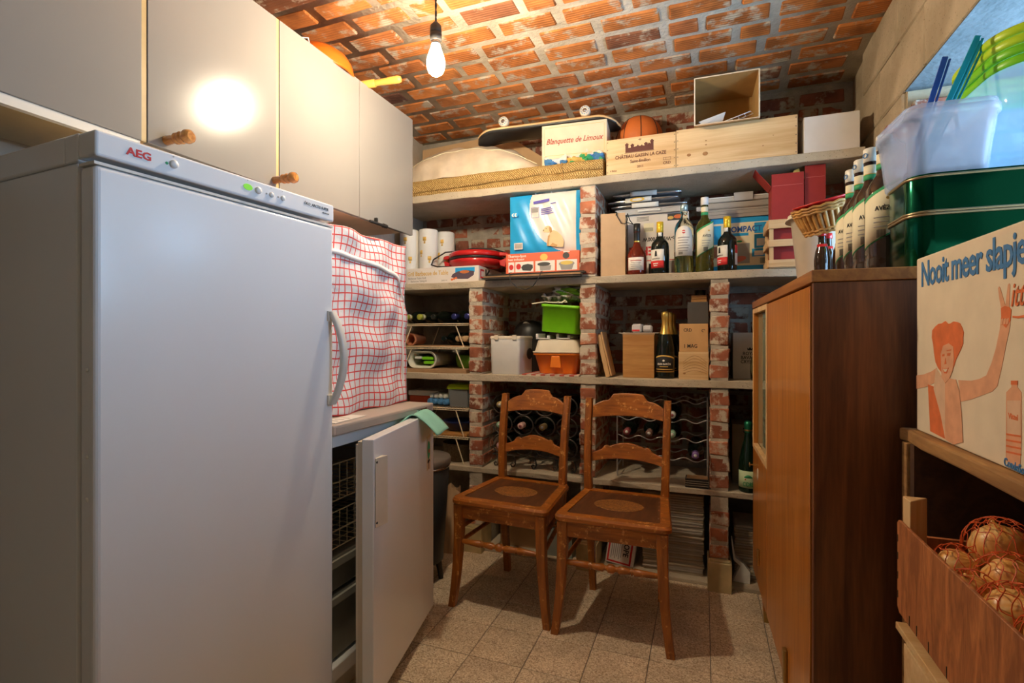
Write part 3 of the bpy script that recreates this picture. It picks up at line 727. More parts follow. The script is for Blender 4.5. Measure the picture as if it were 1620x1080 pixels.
MB(fr((-.002,.30,.235),'left')).box(-.011,.011,-.045,.045,0,.010).build('handle', BRASS, d, bevel=.003)
fm = MB()
fm.box(-.003,.016,.674,.690,.675,Z1-.030); fm.box(-.003,.03,TL-.017,TL-.001,.675,Z1-.030); fm.box(-.003,.016,.690,TL-.017,Z1-.048,Z1-.030); fm.box(-.003,.016,.690,TL-.017,.675,.692)
fm.build('display_frame', PINE_Z, tk, bevel=.001, seg=1)
MB().box(.012,.016,.692,.88,.694,Z1-.05).build('glass_pane', glass('greenish_glass',(.55,.62,.42),.6), tk)
MB().box(.0165,.0205,.86,TL-.019,.694,Z1-.05).build('glass_pane', bpy.data.materials['greenish_glass'], tk)
d = MB().box(-.002,.016,.674,TL-.004,Z0,.672).build('drop_front', TEAK, tk, bevel=.0012, seg=1)
MB(fr((-.002,.90,.60),'left')).prism(ell(0,0,.013,.022,16), 0, .002).build('escutcheon', CREAMP, d)
k_ = MB(fr((-.002,.90,.635),'left')); k_.tube([(0,0,0),(0,0,.026)], .0025, 8); k_.lathe([(.001,.026),(.009,.027),(.009,.030),(.001,.031)], 12); k_.build('key', BRASS, d)
MB(fr((-.002,.86,.30),'left')).box(-.009,.009,-.03,.03,0,.008).build('handle', BRASS, d, bevel=.002)
for x, y in ((.04,.06),(TD-.04,.06),(.04,TL-.07),(TD-.04,TL-.07)):
    l_ = MB().tubef([[(x+a*.011,y+c*.011,.0) for a, c in ((-1,-1),(1,-1),(1,1),(-1,1))],[(x+a*.013,y+c*.013,.045) for a, c in ((-1,-1),(1,-1),(1,1),(-1,1))]], smooth=False).build('leg_ferrule', BRASS, tk)
    MB().tubef([[(x+a*.013,y+c*.013,.0455) for a, c in ((-1,-1),(1,-1),(1,1),(-1,1))],[(x+a*.021,y+c*.021,Z0-.0005) for a, c in ((-1,-1),(1,-1),(1,1),(-1,1))]], smooth=False).build('leg', TEAK, tk)

# ------------------------------------------------------------------ two old wooden chairs
def bez(p, n=10):
    out = []
    for i in range(n+1):
        t_ = i/n; out.append(tuple((1-t_)**2*a + 2*t_*(1-t_)*b + t_*t_*c for a, b, c in zip(*p)))
    return out
def sqleg(path, w0, w1, dx=1.0):
    n = len(path); rings = []
    for i, (x, y, z) in enumerate(path):
        w = w0 + (w1-w0)*i/(n-1); h_ = w*dx
        rings.append([(x-w/2,y-h_/2,z),(x+w/2,y-h_/2,z),(x+w/2,y+h_/2,z),(x-w/2,y+h_/2,z)])
    return MB().tubef(rings, smooth=False)
def make_chair(label, loc, rz, rw):
    t = thing('dining_chair', label, 'chair', loc, rz, 'two wooden chairs side by side')
    # seat frame: a rounded trapezoid ring with a pressed panel inside
    def outline(fx, rx, y0, y1, r, n=6):
        pts = []
        for cx, cy, a0 in ((fx-r, y0+r, -90), (rx-r*.6, y1-r*.6, 0), (-rx+r*.6, y1-r*.6, 90), (-fx+r, y0+r, 180)):
            q = r if cy < 0 else r*.6
            for i in range(n+1):
                a = R(a0 + 90*i/n); pts.append((cx + q*math.cos(a), cy + q*math.sin(a)))
        return pts
    o1 = outline(.214,.182,-.213,.178,.030); o2 = outline(.172,.148,-.172,.140,.012); o15 = outline(.208,.177,-.207,.172,.028)
    f = MB(); f.tubef([[(x,y,.428) for x, y in o2],[(x,y,.428) for x, y in o15],[(x,y,.434) for x, y in o1],[(x,y,.446) for x, y in o1],[(x,y,.455) for x, y in o15],[(x,y,.455) for x, y in o2]], closed=True, smooth=False)
    f.build('seat_frame', CHAIRX, t)
    MB().prism(o2, .430, .4515).build('seat', SEAT, t)
    MB().lathe([(.0,.0),(.098,.0),(.096,.0016),(.088,.0024),(.082,.0014),(.060,.0026),(.040,.0014),(.022,.0028),(.002,.0022)], 40, (0,-.015,.4515), sx=1.0, sy=.72).build('seat_medallion', EMBOSS, t)
    nl = MB()
    for i in range(7):
        for s_ in (-1, 1): nl.lathe([(.0022,0),(.001,.001)], 6, (s_*(.165-.022*i/6), -.16+.29*i/6, .4515))
        nl.lathe([(.0022,0),(.001,.001)], 6, (-.15+.30*i/6, -.165, .4515))
    nl.build('seat_nails', CHROME, t)
    a_ = MB(); a_.box(-.165,.165,-.197,-.179,.372,.4275); a_.build('apron', CHAIRX, t)
    for s_ in (-1, 1):
        MB().bar((s_*.187,-.165,.40),(s_*(rw/2+.004),.155,.40),.018,.052).build('apron', CHAIR, t)
        sqleg(bez(((s_*.182,-.188,.4275),(s_*.180,-.186,.20),(s_*.211,-.198,.0))), .040, .029).build('leg', CHAIR, t, bevel=.004)
        sqleg(bez(((s_*(rw/2),.172,.44),(s_*(rw/2-.012),.172,.22),(s_*(rw/2-.015),.192,.0))), .034, .028).build('leg', CHAIR, t, bevel=.003)
        p_ = bez(((s_*(rw/2),.172,.4405),(s_*(rw/2+.006),.166,.64),(s_*(rw/2+.008),.222,.838)))
        m_ = sqleg(p_ + [(p_[-1][0],p_[-1][1]+.001,.848)], .034, .029, 1.15); m_.build('back_post', CHAIR, t, bevel=.006, seg=3)
        for y0,y1,z in ((-.178,.165,.325),(-.180,.165,.268)):
            MB().tube([(s_*.183,y0,z),(s_*(rw/2-.006),y1,z+.02)], .0095, 8).build('stretcher', CHAIR, t)
    MB().tube([(-(rw/2-.02),.168,.262),((rw/2-.02),.168,.262)], .0095, 8).build('stretcher', CHAIRX, t)
    MB().box(-(rw/2-.018),rw/2-.018,.16,.178,.385,.4275).build('apron', CHAIRX, t)
    MB(Matrix.Translation((0,-.187,.272))).lathe([(.006,-.172),(.0095,-.165),(.0125,-.115),(.0145,-.085),(.0085,-.080),(.0150,-.076),(.0085,-.071),(.0110,-.068),(.0145,-.030),(.009,-.024),(.009,-.016),(.0155,-.010),(.0165,0),(.0155,.010),(.009,.016),(.009,.024),(.0145,.030),(.0110,.068),(.0085,.071),(.0150,.076),(.0085,.080),(.0145,.085),(.0125,.115),(.0095,.165),(.006,.172)], 16, axis='x').build('turned_stretcher', CHAIRX, t)
    # crest rail and lower slat, both bowed slightly backwards
    def rail(top, bot, zc, name, th=.016):
        n = 28; m_ = MB(); rings = []; hw = rw/2 - .010
        for i in range(n+1):
            u = -1 + 2*i/n; x = u*hw; zt, zb = top(u), bot(u)
            def yy(z): return .172 + .058*max(0,(z-.44)/.40)**1.35 + .014*(1-u*u) - .004
            rings.append([(x, yy(zb)-th/2, zb), (x, yy(zb)+th/2, zb), (x, yy(zt)+th/2, zt), (x, yy(zt)-th/2, zt)])
        m_.tubef(rings, smooth=False); m_.build(name, CHAIRX, t, bevel=.003)
    def crest(u):
        a = abs(u)
        if a < .42: return .868 + .004*(1-(a/.42)**2)
        if a < .56: q = (a-.42)/.14; return .868 - .028*(3*q*q-2*q**3)
        return .840 - .026*((a-.56)/.44)**2
    rail(crest, lambda u: .762 + .012*(1-u*u), 0, 'crest_rail')
    rail(lambda u: .632 + .026*math.cos(u*PI/1.25)*(1 if abs(u) < .62 else 1) + (.010 if .55 < abs(u) < .66 else 0), lambda u: .572 + .018*(1-u*u), 0, 'back_slat', .014)
    return t
make_chair('worn wooden dining chair with a dark pressed seat, standing next to the low freezer', (-.762,2.106,0), R(-3.5), .30)
make_chair('worn wooden dining chair with a bright medallion on its seat, standing nearer the teak cabinet', (-.316,2.075,0), R(-.5), .325)
# ------------------------------------------------------------------ helpers for shelf goods
def boxpart(name, w, d, h, mat, parent, z=0, bev=.0015, x=0, y=0):
    return MB().box(x-w/2, x+w/2, y-d/2, y+d/2, z, z+h).build(name, mat, parent, bevel=bev, seg=1)
def carton(name, label, cat, x0, x1, yf, d, z0, h, mat, rz=0, group=None, part='carton_body', bev=.0015):
    w = x1-x0; t = thing(name, label, cat, ((x0+x1)/2, yf+d/2, z0+.0004), rz, group)
    t['_w'] = w
    boxpart(part, w, d, h, mat, t, bev=bev); return t
def ffr(w, d, z=0): return fr((-w/2, -d/2, z), 'front')
def bottle(name, label, loc, prof, glass, rz=0, group=None, cap=None, part='bottle_glass'):
    t = thing(name, label, 'bottle', loc, rz, group)
    MB().lathe(prof, 28).build(part, glass, t)
    if cap: MB().lathe([(r, z) for r, z in cap[1]], 20).build('cap', cap[0], t)
    return t
def lbl(t, r, a0, a1, z0, z1, mat, top=None, name='label'):
    return arc_patch(MB(), r, R(a0), R(a1), z0, z1, 16, 0, top).build(name, mat, t, solid=.0003)
def btext(t, body, size, r, z, mat, a=0, sx=1, bold=0, shear=0):
    return text(body, size, Matrix.Rotation(R(a), 4, 'Z') @ Matrix.Translation((0,0,z)), mat, t, align='CENTER', bend=r, sx=sx, bold=bold, shear=shear)
Z4, Z3, Z2, Z1_ = 1.900, 1.418, .928, .437
# ------------------------------------------------------------------ top shelf
t = thing('seagrass_mat', 'long folded mat of plaited seagrass along the left of the top shelf', 'mat', (-1.06, 2.472, Z4+.001))
def lump(s): 
    r_ = random.Random(s); ph = [r_.uniform(0, 6) for _ in range(6)]
    return lambda x: .004*math.sin(9*x+ph[0]) + .003*math.sin(23*x+ph[1]) + .0015*math.sin(61*x+ph[2])
def layer(zf0, zf1, dep, s, name, y0=0):
    l = lump(s); m = MB(); rings = []
    for i in range(61):
        x = -.60 + 1.205*i/60; a, b = zf0(x), zf1(x); e_ = .004
        rings.append([(x, y0+.006+l(x)*.5, a), (x, dep, a), (x, dep, b), (x, y0+.006+l(x), b), (x, y0+.001+l(x), b-.006), (x, y0+.0+l(x+.2), (a+b)/2), (x, y0+.002+l(x), a+.005)])
    m.tubef(rings, smooth=True); return m.build(name, JUTE, t)
seam = lambda x: .022 + .022*(x+.6)/1.2 + .004*math.sin(7*x) + .002*math.sin(29*x)
layer(lambda x: 0, lambda x: seam(x)-.003, .34, 1, 'lower_fold', .002)
layer(lambda x: seam(x), lambda x: .090 - .006*(x+.6)/1.2 + .003*math.sin(5*x), .34, 2, 'upper_fold')
MB().tube([(.40,.02,.092),(.40,-.004,.088),(.405,-.006,.04),(.41,-.007,-.01),(.425,-.010,-.03)], .0016, 5).build('string', WICKER, t)
t = thing('woven_sack', 'cream woven plastic sack lying on the seagrass mat on the top shelf', 'sack', (-1.22, 2.66, Z4+.0935))
def sack(u, v):
    x = -.42 + .84*u; a = PI*v; e_ = (1-abs(2*u-1)**4)
    hgt = (.20*(1 - .55*max(0, (u-.55)/.45)**1.5) )*(.25+.75*e_)
    y = -.165*math.cos(a)*(.7+.3*e_); z = hgt*math.sin(a)**.7
    n_ = .008*math.sin(13*u+9*v) + .006*math.sin(31*u-12*v) + .004*math.sin(47*u+20*v)
    return (x, y + n_*.6, max(.0, z + n_*math.sin(a)))
MB().grid(44, 20, sack).build('sack_cloth', plain('woven_polypropylene', (.66,.56,.42), .45, var=.10, bmp=.4, bs_=26), t, weld=True)
sm = MB(); sm.tube([tuple(Vector(sack(.02+.95*i/40, .20+.07*i/40)) + Vector((0,-.001,.002))) for i in range(41)], .0022, 5); sm.build('seam', CREAMPAPER, t)
t = thing('cardboard_sheet', 'flattened brown cardboard sheet leaning on the back wall above the sack', 'cardboard', (-1.30, 2.835, Z4+.001))
MB(fr((0,0,0),'front')).prism([(-.36,0),(.46,0),(.46,.24),(.22,.41),(.14,.425),(-.36,.40)], 0, .006).build('sheet', CARD, t)
# wine carton
t = carton('wine_carton', 'pale printed wine carton with red script and a skateboard on top', 'carton', -.785, -.455, 2.525, .24, Z4+.0925, .2105, CARD_PALE, R(4))
F = ffr(.33, .24); dk = GOLDINK
for a0,a1,b0,b1 in ((.016,.314,.0535,.055),(.016,.314,.196,.1975),(.012,.0135,.0575,.1935),(.3165,.318,.0575,.1935)): plate('printed_border', F, a0,a1,b0,b1, dk, t)
text('Blanquette de Limoux', .040, ffr(.33,.24,.1125) @ Matrix.Translation((.165,0,0)), WINEINK, t, shear=.35, align='CENTER', sx=.80, bold=.0004)
# crisp bags between the carton and the mat
for i, (x, y, w, cols, rz_) in enumerate(((-.70,2.505,.10,(BLUEINK,PAPER,REDINK),.15),(-.59,2.500,.10,(GOLDINK,GREENINK,PAPER),-.1),(-.495,2.502,.08,(GREENINK,BLUEINK,PAPER),.05))):
    t = thing('snack_bag', ['crumpled blue and white foil snack bag on the seagrass mat','crumpled gold and green foil snack bag on the seagrass mat','crumpled green and blue foil snack bag at the end of the seagrass mat'][i], 'bag', (x, y, Z4+.0895), rz_)
    rr = random.Random(i+3); ph = [rr.uniform(0,6) for _ in range(4)]
    def cr(u, v, w=w, ph=ph): return (w*1.15*(u-.5), .012*math.sin(9*u+ph[0])+.007*math.sin(21*v+8*u+ph[1]) - .020*math.sin(PI*v), (.042+.010*math.sin(6*u+ph[2]))*v + .004*math.sin(17*u+9*v+ph[3]))
    m_ = MB(); m_.grid(16, 10, cr)
    for k in range(160):
        u, v = (k % 16)/16, (k//16)/10
        m_.mi[k] = 2 if v > .66+.10*math.sin(9*u+ph[0]) else int(2*(u + .35*math.sin(4*v+5*u+ph[1])) ) % 2
    m_.build('wrapper', [cols[0], cols[1], PAPER], t, solid=.003)
# skateboard, upside down
t = thing('skateboard', 'wooden skateboard lying upside down with its cream wheels in the air', 'skateboard', (-.775, 2.602, Z4+.3045+.006), R(3))
m_ = MB(); rings = []
for i in range(41):
    s_ = -1 + 2*i/40; x = .385*s_; k = max(0, (abs(s_)-.72)/.28); wz = .098*math.sqrt(max(.02, 1-max(0,(abs(s_)-.76)/.24)**2.2)); zz = -.030*k**1.4
    zz += .012 if False else 0
    rings.append([(x,-wz,zz+.003),(x,-wz*.6,zz),(x,wz*.6,zz),(x,wz,zz+.003),(x,wz,zz+.012),(x,wz*.6,zz+.0095),(x,-wz*.6,zz+.0095),(x,-wz,zz+.012)])
m_.tubef(rings); m_.build('deck', PINE, t)
gt_ = MB(); gt_.tubef([[(r0[0][0],r0[0][1]*.97,r0[0][2]-.0004),(r0[3][0],r0[3][1]*.97,r0[3][2]-.0004),(r0[2][0],r0[2][1],r0[2][2]-.0014),(r0[1][0],r0[1][1],r0[1][2]-.0014)] for r0 in rings]); gt_.build('grip_tape', BLACK, t)
for s_ in (-1, 1):
    tr = MB(); tr.box(s_*.215-.04,s_*.215+.04,-.028,.028,.0105,.018); tr.tube([(s_*.215,-.055,.045),(s_*.215,.055,.045)], .009, 10); tr.tubef([[(s_*.215-.022,-.018,.018),(s_*.215+.022,-.018,.018),(s_*.215+.022,.018,.018),(s_*.215-.022,.018,.018)],[(s_*.215-.01,-.014,.042),(s_*.215+.01,-.014,.042),(s_*.215+.01,.014,.042),(s_*.215-.01,.014,.042)]], smooth=False)
    tr.tube([(s_*.215,-.098,.045),(s_*.215,.098,.045)], .004, 8)
    tr.build('truck', CHROME, t)
    for q in (-1, 1):
        wh = MB(Matrix.Translation((s_*.215, q*.076, .045))).lathe([(.012,-.016),(.022,-.017),(.0265,-.012),(.0265,.012),(.022,.017),(.012,.016)], 24, axis='y').build('wheel', CREAMP, t)
        rg = MB(Matrix.Translation((s_*.215, q*.076-.0172, .045)) @ fr((0,0,0),'front'))
        for k in range(10):
            a = 2*PI*k/10; rg.prism([(.0165*math.cos(a+b), .0165*math.sin(a+b)) if o else (.0205*math.cos(a+b+.15), .0205*math.sin(a+b+.15)) for b, o in ((0,1),(.35,1),(.35,0),(0,0))], 0, .0006)
        rg.build('wheel_print', BLUEINK, wh)
        MB(Matrix.Translation((s_*.215, q*.076-.0175, .045))).lathe([(.010,.001),(.0105,-.0005),(.004,-.002),(.001,-.002)], 14, axis='y').build('bearing', CHROME, wh)
# low carton under the ball, and the ball
t = carton('low_carton', 'low pale carton behind the wine crate, carrying the basketball', 'carton', -.43, -.20, 2.655, .19, Z4, .134, CARD_PALE)
bc, br = (-.312, 2.735, Z4+.134+.118), .1175
t = thing('basketball', 'orange basketball with black seams behind the printed wine crate', 'ball', bc, 0, None)
m_ = MB(); m_.lathe([(max(.0005,br*math.sin(PI*i/24)), -br*math.cos(PI*i/24)) for i in range(25)], 40); m_.build('ball_skin', plain('pebbled_orange_rubber', (.62,.16,.03), .55, var=.05, bmp=.5, bs_=260), t)
sm = MB(); rb = br + .0003
for ax in (0, 1):
    pts = []
    for i in range(60):
        a = 2*PI*i/60; p = [math.cos(a), 0, math.sin(a)] if ax == 0 else [0, math.cos(a), math.sin(a)]
        pts.append(tuple(rb*q for q in p))
    sm.tube(pts, .0022, 5, closed=True)
for s_ in (-1, 1):
    pts = []
    for i in range(60):
        a = 2*PI*i/60; y_, z_ = math.cos(a), math.sin(a); x_ = .62 + .18*math.cos(2*a); v_ = Vector((x_*s_, y_*.8, z_*.8)).normalized(); pts.append(tuple(v_*rb))
    sm.tube(pts, .0022, 5, closed=True)
sm.build('seams', BLACK, t); t.rotation_euler = (R(12), R(0), R(10))
# wooden wine crate with branded front
def woodcrate(name, label, x0, x1, d, h, z=Z4, yf=2.47, front=PINE):
    t = thing(name, label, 'crate', ((x0+x1)/2, yf+d/2, z+.0005)); w = x1-x0
    MB().box(-w/2,w/2,-d/2,-d/2+.010,0,h).build('front_board', front, t, bevel=.001, seg=1)
    MB().box(-w/2,w/2,d/2-.010,d/2,0,h).build('rear_board', PINE, t)
    for s_ in (-1,1): MB().box(s_*(w/2-.005)-.005, s_*(w/2-.005)+.005, -d/2+.0105, d/2-.0105, 0, h-.001).build('side_board', PINE, t)
    MB().box(-w/2+.0105,w/2-.0105,-d/2+.0105,d/2-.0105,.001,.010).build('bottom_board', PINE, t)
    MB().box(-w/2+.0105,w/2-.0105,-d/2+.0105,d/2-.0105,h-.012,h-.003).build('lid', PINE, t)
    nl = MB(ffr(w,d))
    for s_ in (.006, w-.006):
        for q in range(5): nl.lathe([(.0022,0),(.002,.0006),(.0005,.0008)], 8, (s_, .012+(h-.024)*q/4, 0))
    nl.build('nail_heads', IRON, t)
    return t, w
t, w = woodcrate('wine_crate', 'pale wooden wine crate with a castle and brown lettering branded on it', -.438, -.119, .17, .168)
F = ffr(w, .17)
def castle(F, s, ox, oy):
    P_ = []
    for x, hh in ((-.062,.046),(-.036,.040),(.028,.040),(.056,.050)):
        P_.append([(x-.007,0),(x+.007,0),(x+.007,hh-.010),(x+.0085,hh-.010),(x+.0085,hh-.004),(x+.004,hh-.004),(x+.0035,hh),(x-.0035,hh),(x-.004,hh-.004),(x-.0085,hh-.004),(x-.0085,hh-.010),(x-.007,hh-.010)])
    P_.append([(-.029,0),(.021,0),(.021,.024),(.012,.026),(.010,.032),(.004,.026),(-.004,.026),(-.010,.033),(-.016,.026),(-.029,.024)])
    P_.append([(-.055,.0),(-.043,.0),(-.043,.022),(-.055,.022)]); P_.append([(.035,.0),(.049,.0),(.049,.030),(.042,.036),(.035,.028)])
    P_.append([(-.072,-.003),(.066,-.003),(.066,-.001),(-.072,-.001)])
    b = MB(F)
    for p in P_: b.prism([(ox+x*s, oy+y*s) for x, y in p], -.0002, .0007)
    b.prism([(ox-.008,oy+.056*s),(ox+.008,oy+.056*s),(ox+.008,oy+.058*s),(ox-.008,oy+.058*s)], -.0002,.0007); b.prism([(ox-.001,oy+.051*s),(ox+.001,oy+.051*s),(ox+.001,oy+.063*s),(ox-.001,oy+.063*s)], -.0002,.0007)
    return b
castle(F, .98, .158, .098).build('castle_print', BROWNINK, t)
text('CHÂTEAU GASSIN LA CAZE', .0225, F @ Matrix.Translation((w/2,.072,0)), BROWNINK, t, align='CENTER', sx=.84, bold=.0004)
text('Saint-Emilion', .021, F @ Matrix.Translation((w/2,.047,0)), BROWNINK, t, align='CENTER', sx=.85, bold=.0003)
text('2011', .015, F @ Matrix.Translation((w/2,.022,0)), BROWNINK, t, align='CENTER', bold=.0003)
text('6 Btles', .012, F @ Matrix.Translation((.018,.014,0)), BROWNINK, t)
text('CRD', .017, F @ Matrix.Translation((w-.022,.024,0)), BROWNINK, t, align='RIGHT', bold=.0003)
fb = MB(F)
for a0,a1,b0,b1 in ((w-.056,w-.022,.054,.0552),(w-.056,w-.022,.043,.0442),(w-.056,w-.0548,.043,.055),(w-.0232,w-.022,.043,.055),(w-.045,w-.044,.043,.055)): fb.box(a0,a1,b0,b1,-.0002,.0006)
fb.build('stamp_box', BROWNINK, t)
t, w = woodcrate('wine_crate', 'long plain pine crate with knots under an open cardboard box', -.117, .376, .17, .172)
F = ffr(w,.17)
for a, b, rr in ((.125,.050,.009),(.055,.052,.007),(.128,.090,.003),(.128,.108,.003),(.36,.055,.0025),(.40,.095,.002)): poly('knot', F, ell(a,b,rr*1.3,rr,14), KNOT, t, .0004)
# open box on the crate
t = thing('open_box', 'open brown cardboard box tipped towards the viewer on the pine crate', 'box', (.095, 2.452, Z4+.1735), R(1))
w, h, dp = .268, .214, .27
b = MB(); b.box(-w/2,w/2,0,dp,0,.004); b.box(-w/2,-w/2+.004,0,dp,.0045,h); b.box(w/2-.004,w/2,0,dp,.0045,h); b.box(-w/2+.0045,w/2-.0045,dp-.004,dp,.0045,h-.0045); b.box(-w/2+.0045,w/2-.0045,.0,dp,h-.004,h)
b.build('box_walls', CARD_IN, t); 
MB().hexa([(-w/2,.0,-.0005),(w/2,.0,-.0005),(w/2,.003,-.0005),(-w/2,.003,-.0005),(-w/2+.02,-.030,-.018),(w/2-.01,-.034,-.012),(w/2-.01,-.031,-.010),(-w/2+.02,-.027,-.016)]).build('flap', CARD, t)
for e_ in ((-w/2-.0008,-w/2+.0046,-.0006,.0,0,h),(w/2-.0046,w/2+.0008,-.0006,.0,0,h),(-w/2+.0048,w/2-.0048,-.0006,.0,.0,.0046),(-w/2+.0048,w/2-.0048,-.0006,.0,h-.0046,h+.0005)): MB().box(*e_).build('cut_edge', CARD_PALE, t)
MB().hexa([(-.10,.02,.005),(-.02,.06,.005),(-.02,.075,.005),(-.10,.035,.005),(-.115,.02,.024),(.0,.06,.070),(.0,.075,.070),(-.115,.035,.024)]).build('white_plastic_profile', WHITEP, t)
wr_ = MB(); wr_.tube([(-.03,.03,.008),(.10,.03,.045),(.115,.06,.045),(-.02,.06,.008)], .0022, 6, closed=True)
for q in range(1,5): wr_.tube([(-.03+.026*q,.03,.008+.0075*q),(-.02+.026*q,.06,.008+.0075*q)], .0016, 5)
wr_.build('wire_rack_piece', WHITEP, t)
t = carton('white_carton', 'plain white carton with loose flaps at the right end of the top shelf', 'carton', .400, .603, 2.472, .28, Z4, .155, CARD_WHITE)
MB().hexa([(-.10,-.10,.1555),(.10,-.10,.1555),(.10,-.098,.1555),(-.10,-.098,.1555),(-.09,-.01,.175),(.09,-.005,.190),(.09,-.003,.190),(-.09,-.008,.175)]).build('flap', CARD, t)
MB().hexa([(-.10,.135,.1555),(.10,.135,.1555),(.10,.137,.1555),(-.10,.137,.1555),(-.09,.04,.178),(.09,.05,.196),(.09,.052,.196),(-.09,.042,.178)]).build('flap', CARD, t)

# ------------------------------------------------------------------ second shelf, left bay
gb = carton('grill_carton', 'flat white table grill carton with gold lettering on the second shelf', 'carton', -1.64, -1.117, 2.482, .33, Z3, .086, CARD_WHITE)
w = .523; F = ffr(w,.33)
text('Gril Barbecue de Table', .034, F @ Matrix.Translation((.087,.045,0)), GOLDINK, gb, sx=.80, bold=.0004)
text('Barbecue Table Grill', .015, F @ Matrix.Translation((.092,.026,0)), GREYINK, gb, sx=.9); text('Barbecue Tafelgrill', .015, F @ Matrix.Translation((.108,.010,0)), GREYINK, gb, sx=.9)
text('2000 W', .011, F @ Matrix.Translation((.30,.010,0)), GREYINK, gb)
plate('printed_photo', F, .385,.500,.052,.078, SKYPRINT, gb, .0004)
poly('printed_photo', F, [(.36,.03),(.40,.018),(.46,.016),(.495,.036),(.497,.056),(.45,.064),(.40,.058),(.37,.046)], plain('grill_print',(.10,.07,.10),.6), gb, .0006)
poly('printed_photo', F, ell(.44,.055,.028,.009,16), plain('meat_print',(.55,.16,.04),.6), gb, .0008)
for a in (.365,.378,.390): poly('printed_photo', F, ell(a,.016+.3*(a-.365),.007,.006,10), ORINK, gb, .0008)
F2 = fr((w/2,-.165,0),'right')
poly('printed_mark', F2, [(.02,.02),(.07,.02),(.07,.03),(.032,.03),(.032,.06),(.07,.06),(.07,.07),(.02,.07)], REDINK, gb)
poly('printed_mark', F2, [(.09,.012),(.105,.012),(.105,.038),(.135,.012),(.155,.012),(.12,.045),(.155,.076),(.135,.076),(.105,.050),(.105,.076),(.09,.076)], INK, gb)
for i, (x, y) in enumerate(((-1.598,2.575),(-1.487,2.60),(-1.54,2.70),(-1.432,2.705))):
    t = thing('kitchen_roll', ['white kitchen roll nearest the wall cabinet, standing on the grill carton','white kitchen roll beside the red griddle, front of the pack','white kitchen roll half hidden at the back of the pack','white kitchen roll at the right rear of the pack, orange print showing'][i], 'kitchen roll', (x, y, Z3+.0868), 0, 'kitchen rolls on the grill carton')
    MB().lathe([(.018,.0),(.052,.0),(.054,.004),(.054,.230),(.052,.234),(.018,.234)], 28, cap=False).build('paper_roll', PAPER, t)
    MB().lathe([(.0175,.001),(.0175,.2335)], 16, cap=False).build('core', CARD, t)
    f = MB(); arc_patch(f, .0546, R(-70), R(75), .0, .234, 18); f.build('film_wrap', FILM, t)
    p = MB()
    for a, z in ((-30,.09),(25,.055),(-5,.165)): arc_patch(p, .0549, R(a), R(a+22), z, z+.022, 4); arc_patch(p, .0549, R(a+6), R(a+16), z-.016, z-.002, 4)
    p.build('orange_print', GOLDINK, t, solid=.0002)
gr = thing('electric_griddle', 'round red electric griddle with black band, lying on the grill carton', 'griddle', (-1.205, 2.655, Z3+.0870))
MB().lathe([(.060,.0),(.125,.006),(.152,.026),(.158,.043),(.150,.047)], 40).build('lower_shell', RED, gr)
MB().lathe([(.152,.0475),(.156,.049),(.156,.059),(.152,.0605)], 40).build('black_band', BLACK, gr)
MB().lathe([(.150,.061),(.160,.064),(.158,.080),(.145,.092),(.08,.098),(.001,.099)], 40).build('lid', RED, gr)
for s_ in (-1,1):
    MB().hexa([(s_*.150,-.04,.066),(s_*.200,-.035,.064),(s_*.200,.035,.064),(s_*.150,.04,.066),(s_*.150,-.04,.086),(s_*.196,-.03,.083),(s_*.196,.03,.083),(s_*.150,.04,.086)]).build('lid_handle', RED, gr, bevel=.004)
    MB().hexa([(s_*.155,-.04,.012),(s_*.185,-.035,.003),(s_*.185,.035,.003),(s_*.155,.04,.012),(s_*.152,-.04,.040),(s_*.196,-.03,.056),(s_*.196,.03,.056),(s_*.152,.04,.040)]).build('side_handle', RED, gr, bevel=.004)
MB().tube([(.17,.02,.09),(.12,-.05,.103),(.02,-.09,.106),(-.10,-.06,.102),(-.17,-.06,.100),(-.225,-.10,.055),(-.215,-.14,.020),(-.17,-.155,.006),(-.10,-.145,.003)], .0042, 8).build('power_cord', BLACKCORD, gr)
# trays under the orange carton
for i in range(3):
    t = thing('baking_tray', ['dark baking tray, bottom of the stack jutting over the second shelf','dark baking tray, middle of the stack under the orange carton','dark baking tray, top of the stack under the orange carton'][i], 'tray', (-.815+.012*i, 2.61+.006*i, Z3+.0005+.0085*i), R([1.5,-1,.5][i]), 'baking trays stacked flat')
    w, d = .255, .205
    m_ = MB(); m_.box(-w,w,-d,d,0,.0022)
    o_ = [(-w,-d),(w,-d),(w,d),(-w,d)]
    m_.tubef([[(x*.99,y*.99,.0022) for x,y in o_],[(x,y,.0078) for x,y in o_],[(x*.985,y*.985,.0078) for x,y in o_],[(x*.975,y*.975,.0022) for x,y in o_]], cap=False, smooth=False)
    m_.build('tray_sheet', [IRON, BOARD, IRON][i], t)
t = thing('hanging_cord', 'thin black cord looping down from the stacked baking trays', 'cord', (-.82, 2.392, Z3+.028))
MB().tube([(-.085,.02,.001),(-.088,-.004,-.004),(-.080,-.007,-.045),(-.045,-.008,-.078),(.0,-.008,-.090),(.038,-.008,-.074),(.070,-.007,-.030),(.078,-.004,-.003),(.078,.02,.001)], .0022, 6).build('cord', BLACKCORD, t)
tb = carton('pan_carton', 'flat orange-red carton with frying pan pictures under the blue puppy pad pack', 'carton', -.958, -.570, 2.472, .28, Z3+.0275, .105, plain('orange_red_carton',(.74,.14,.06),.5))
F = ffr(.388,.28)
text('Thermo-Spot', .018, F @ Matrix.Translation((.012,.086,0)), PAPER, tb, bold=.0004); text('heat indicator', .016, F @ Matrix.Translation((.012,.070,0)), PAPER, tb, bold=.0003)
for a0,a1 in ((.014,.046),(.052,.150),(.160,.262),(.272,.376)): plate('printed_panel', F, a0,a1,.010,.062, PAPER, tb)
pd = plain('pan_print',(.05,.05,.05),.5); pe = plain('pasta_print',(.70,.52,.12),.6)
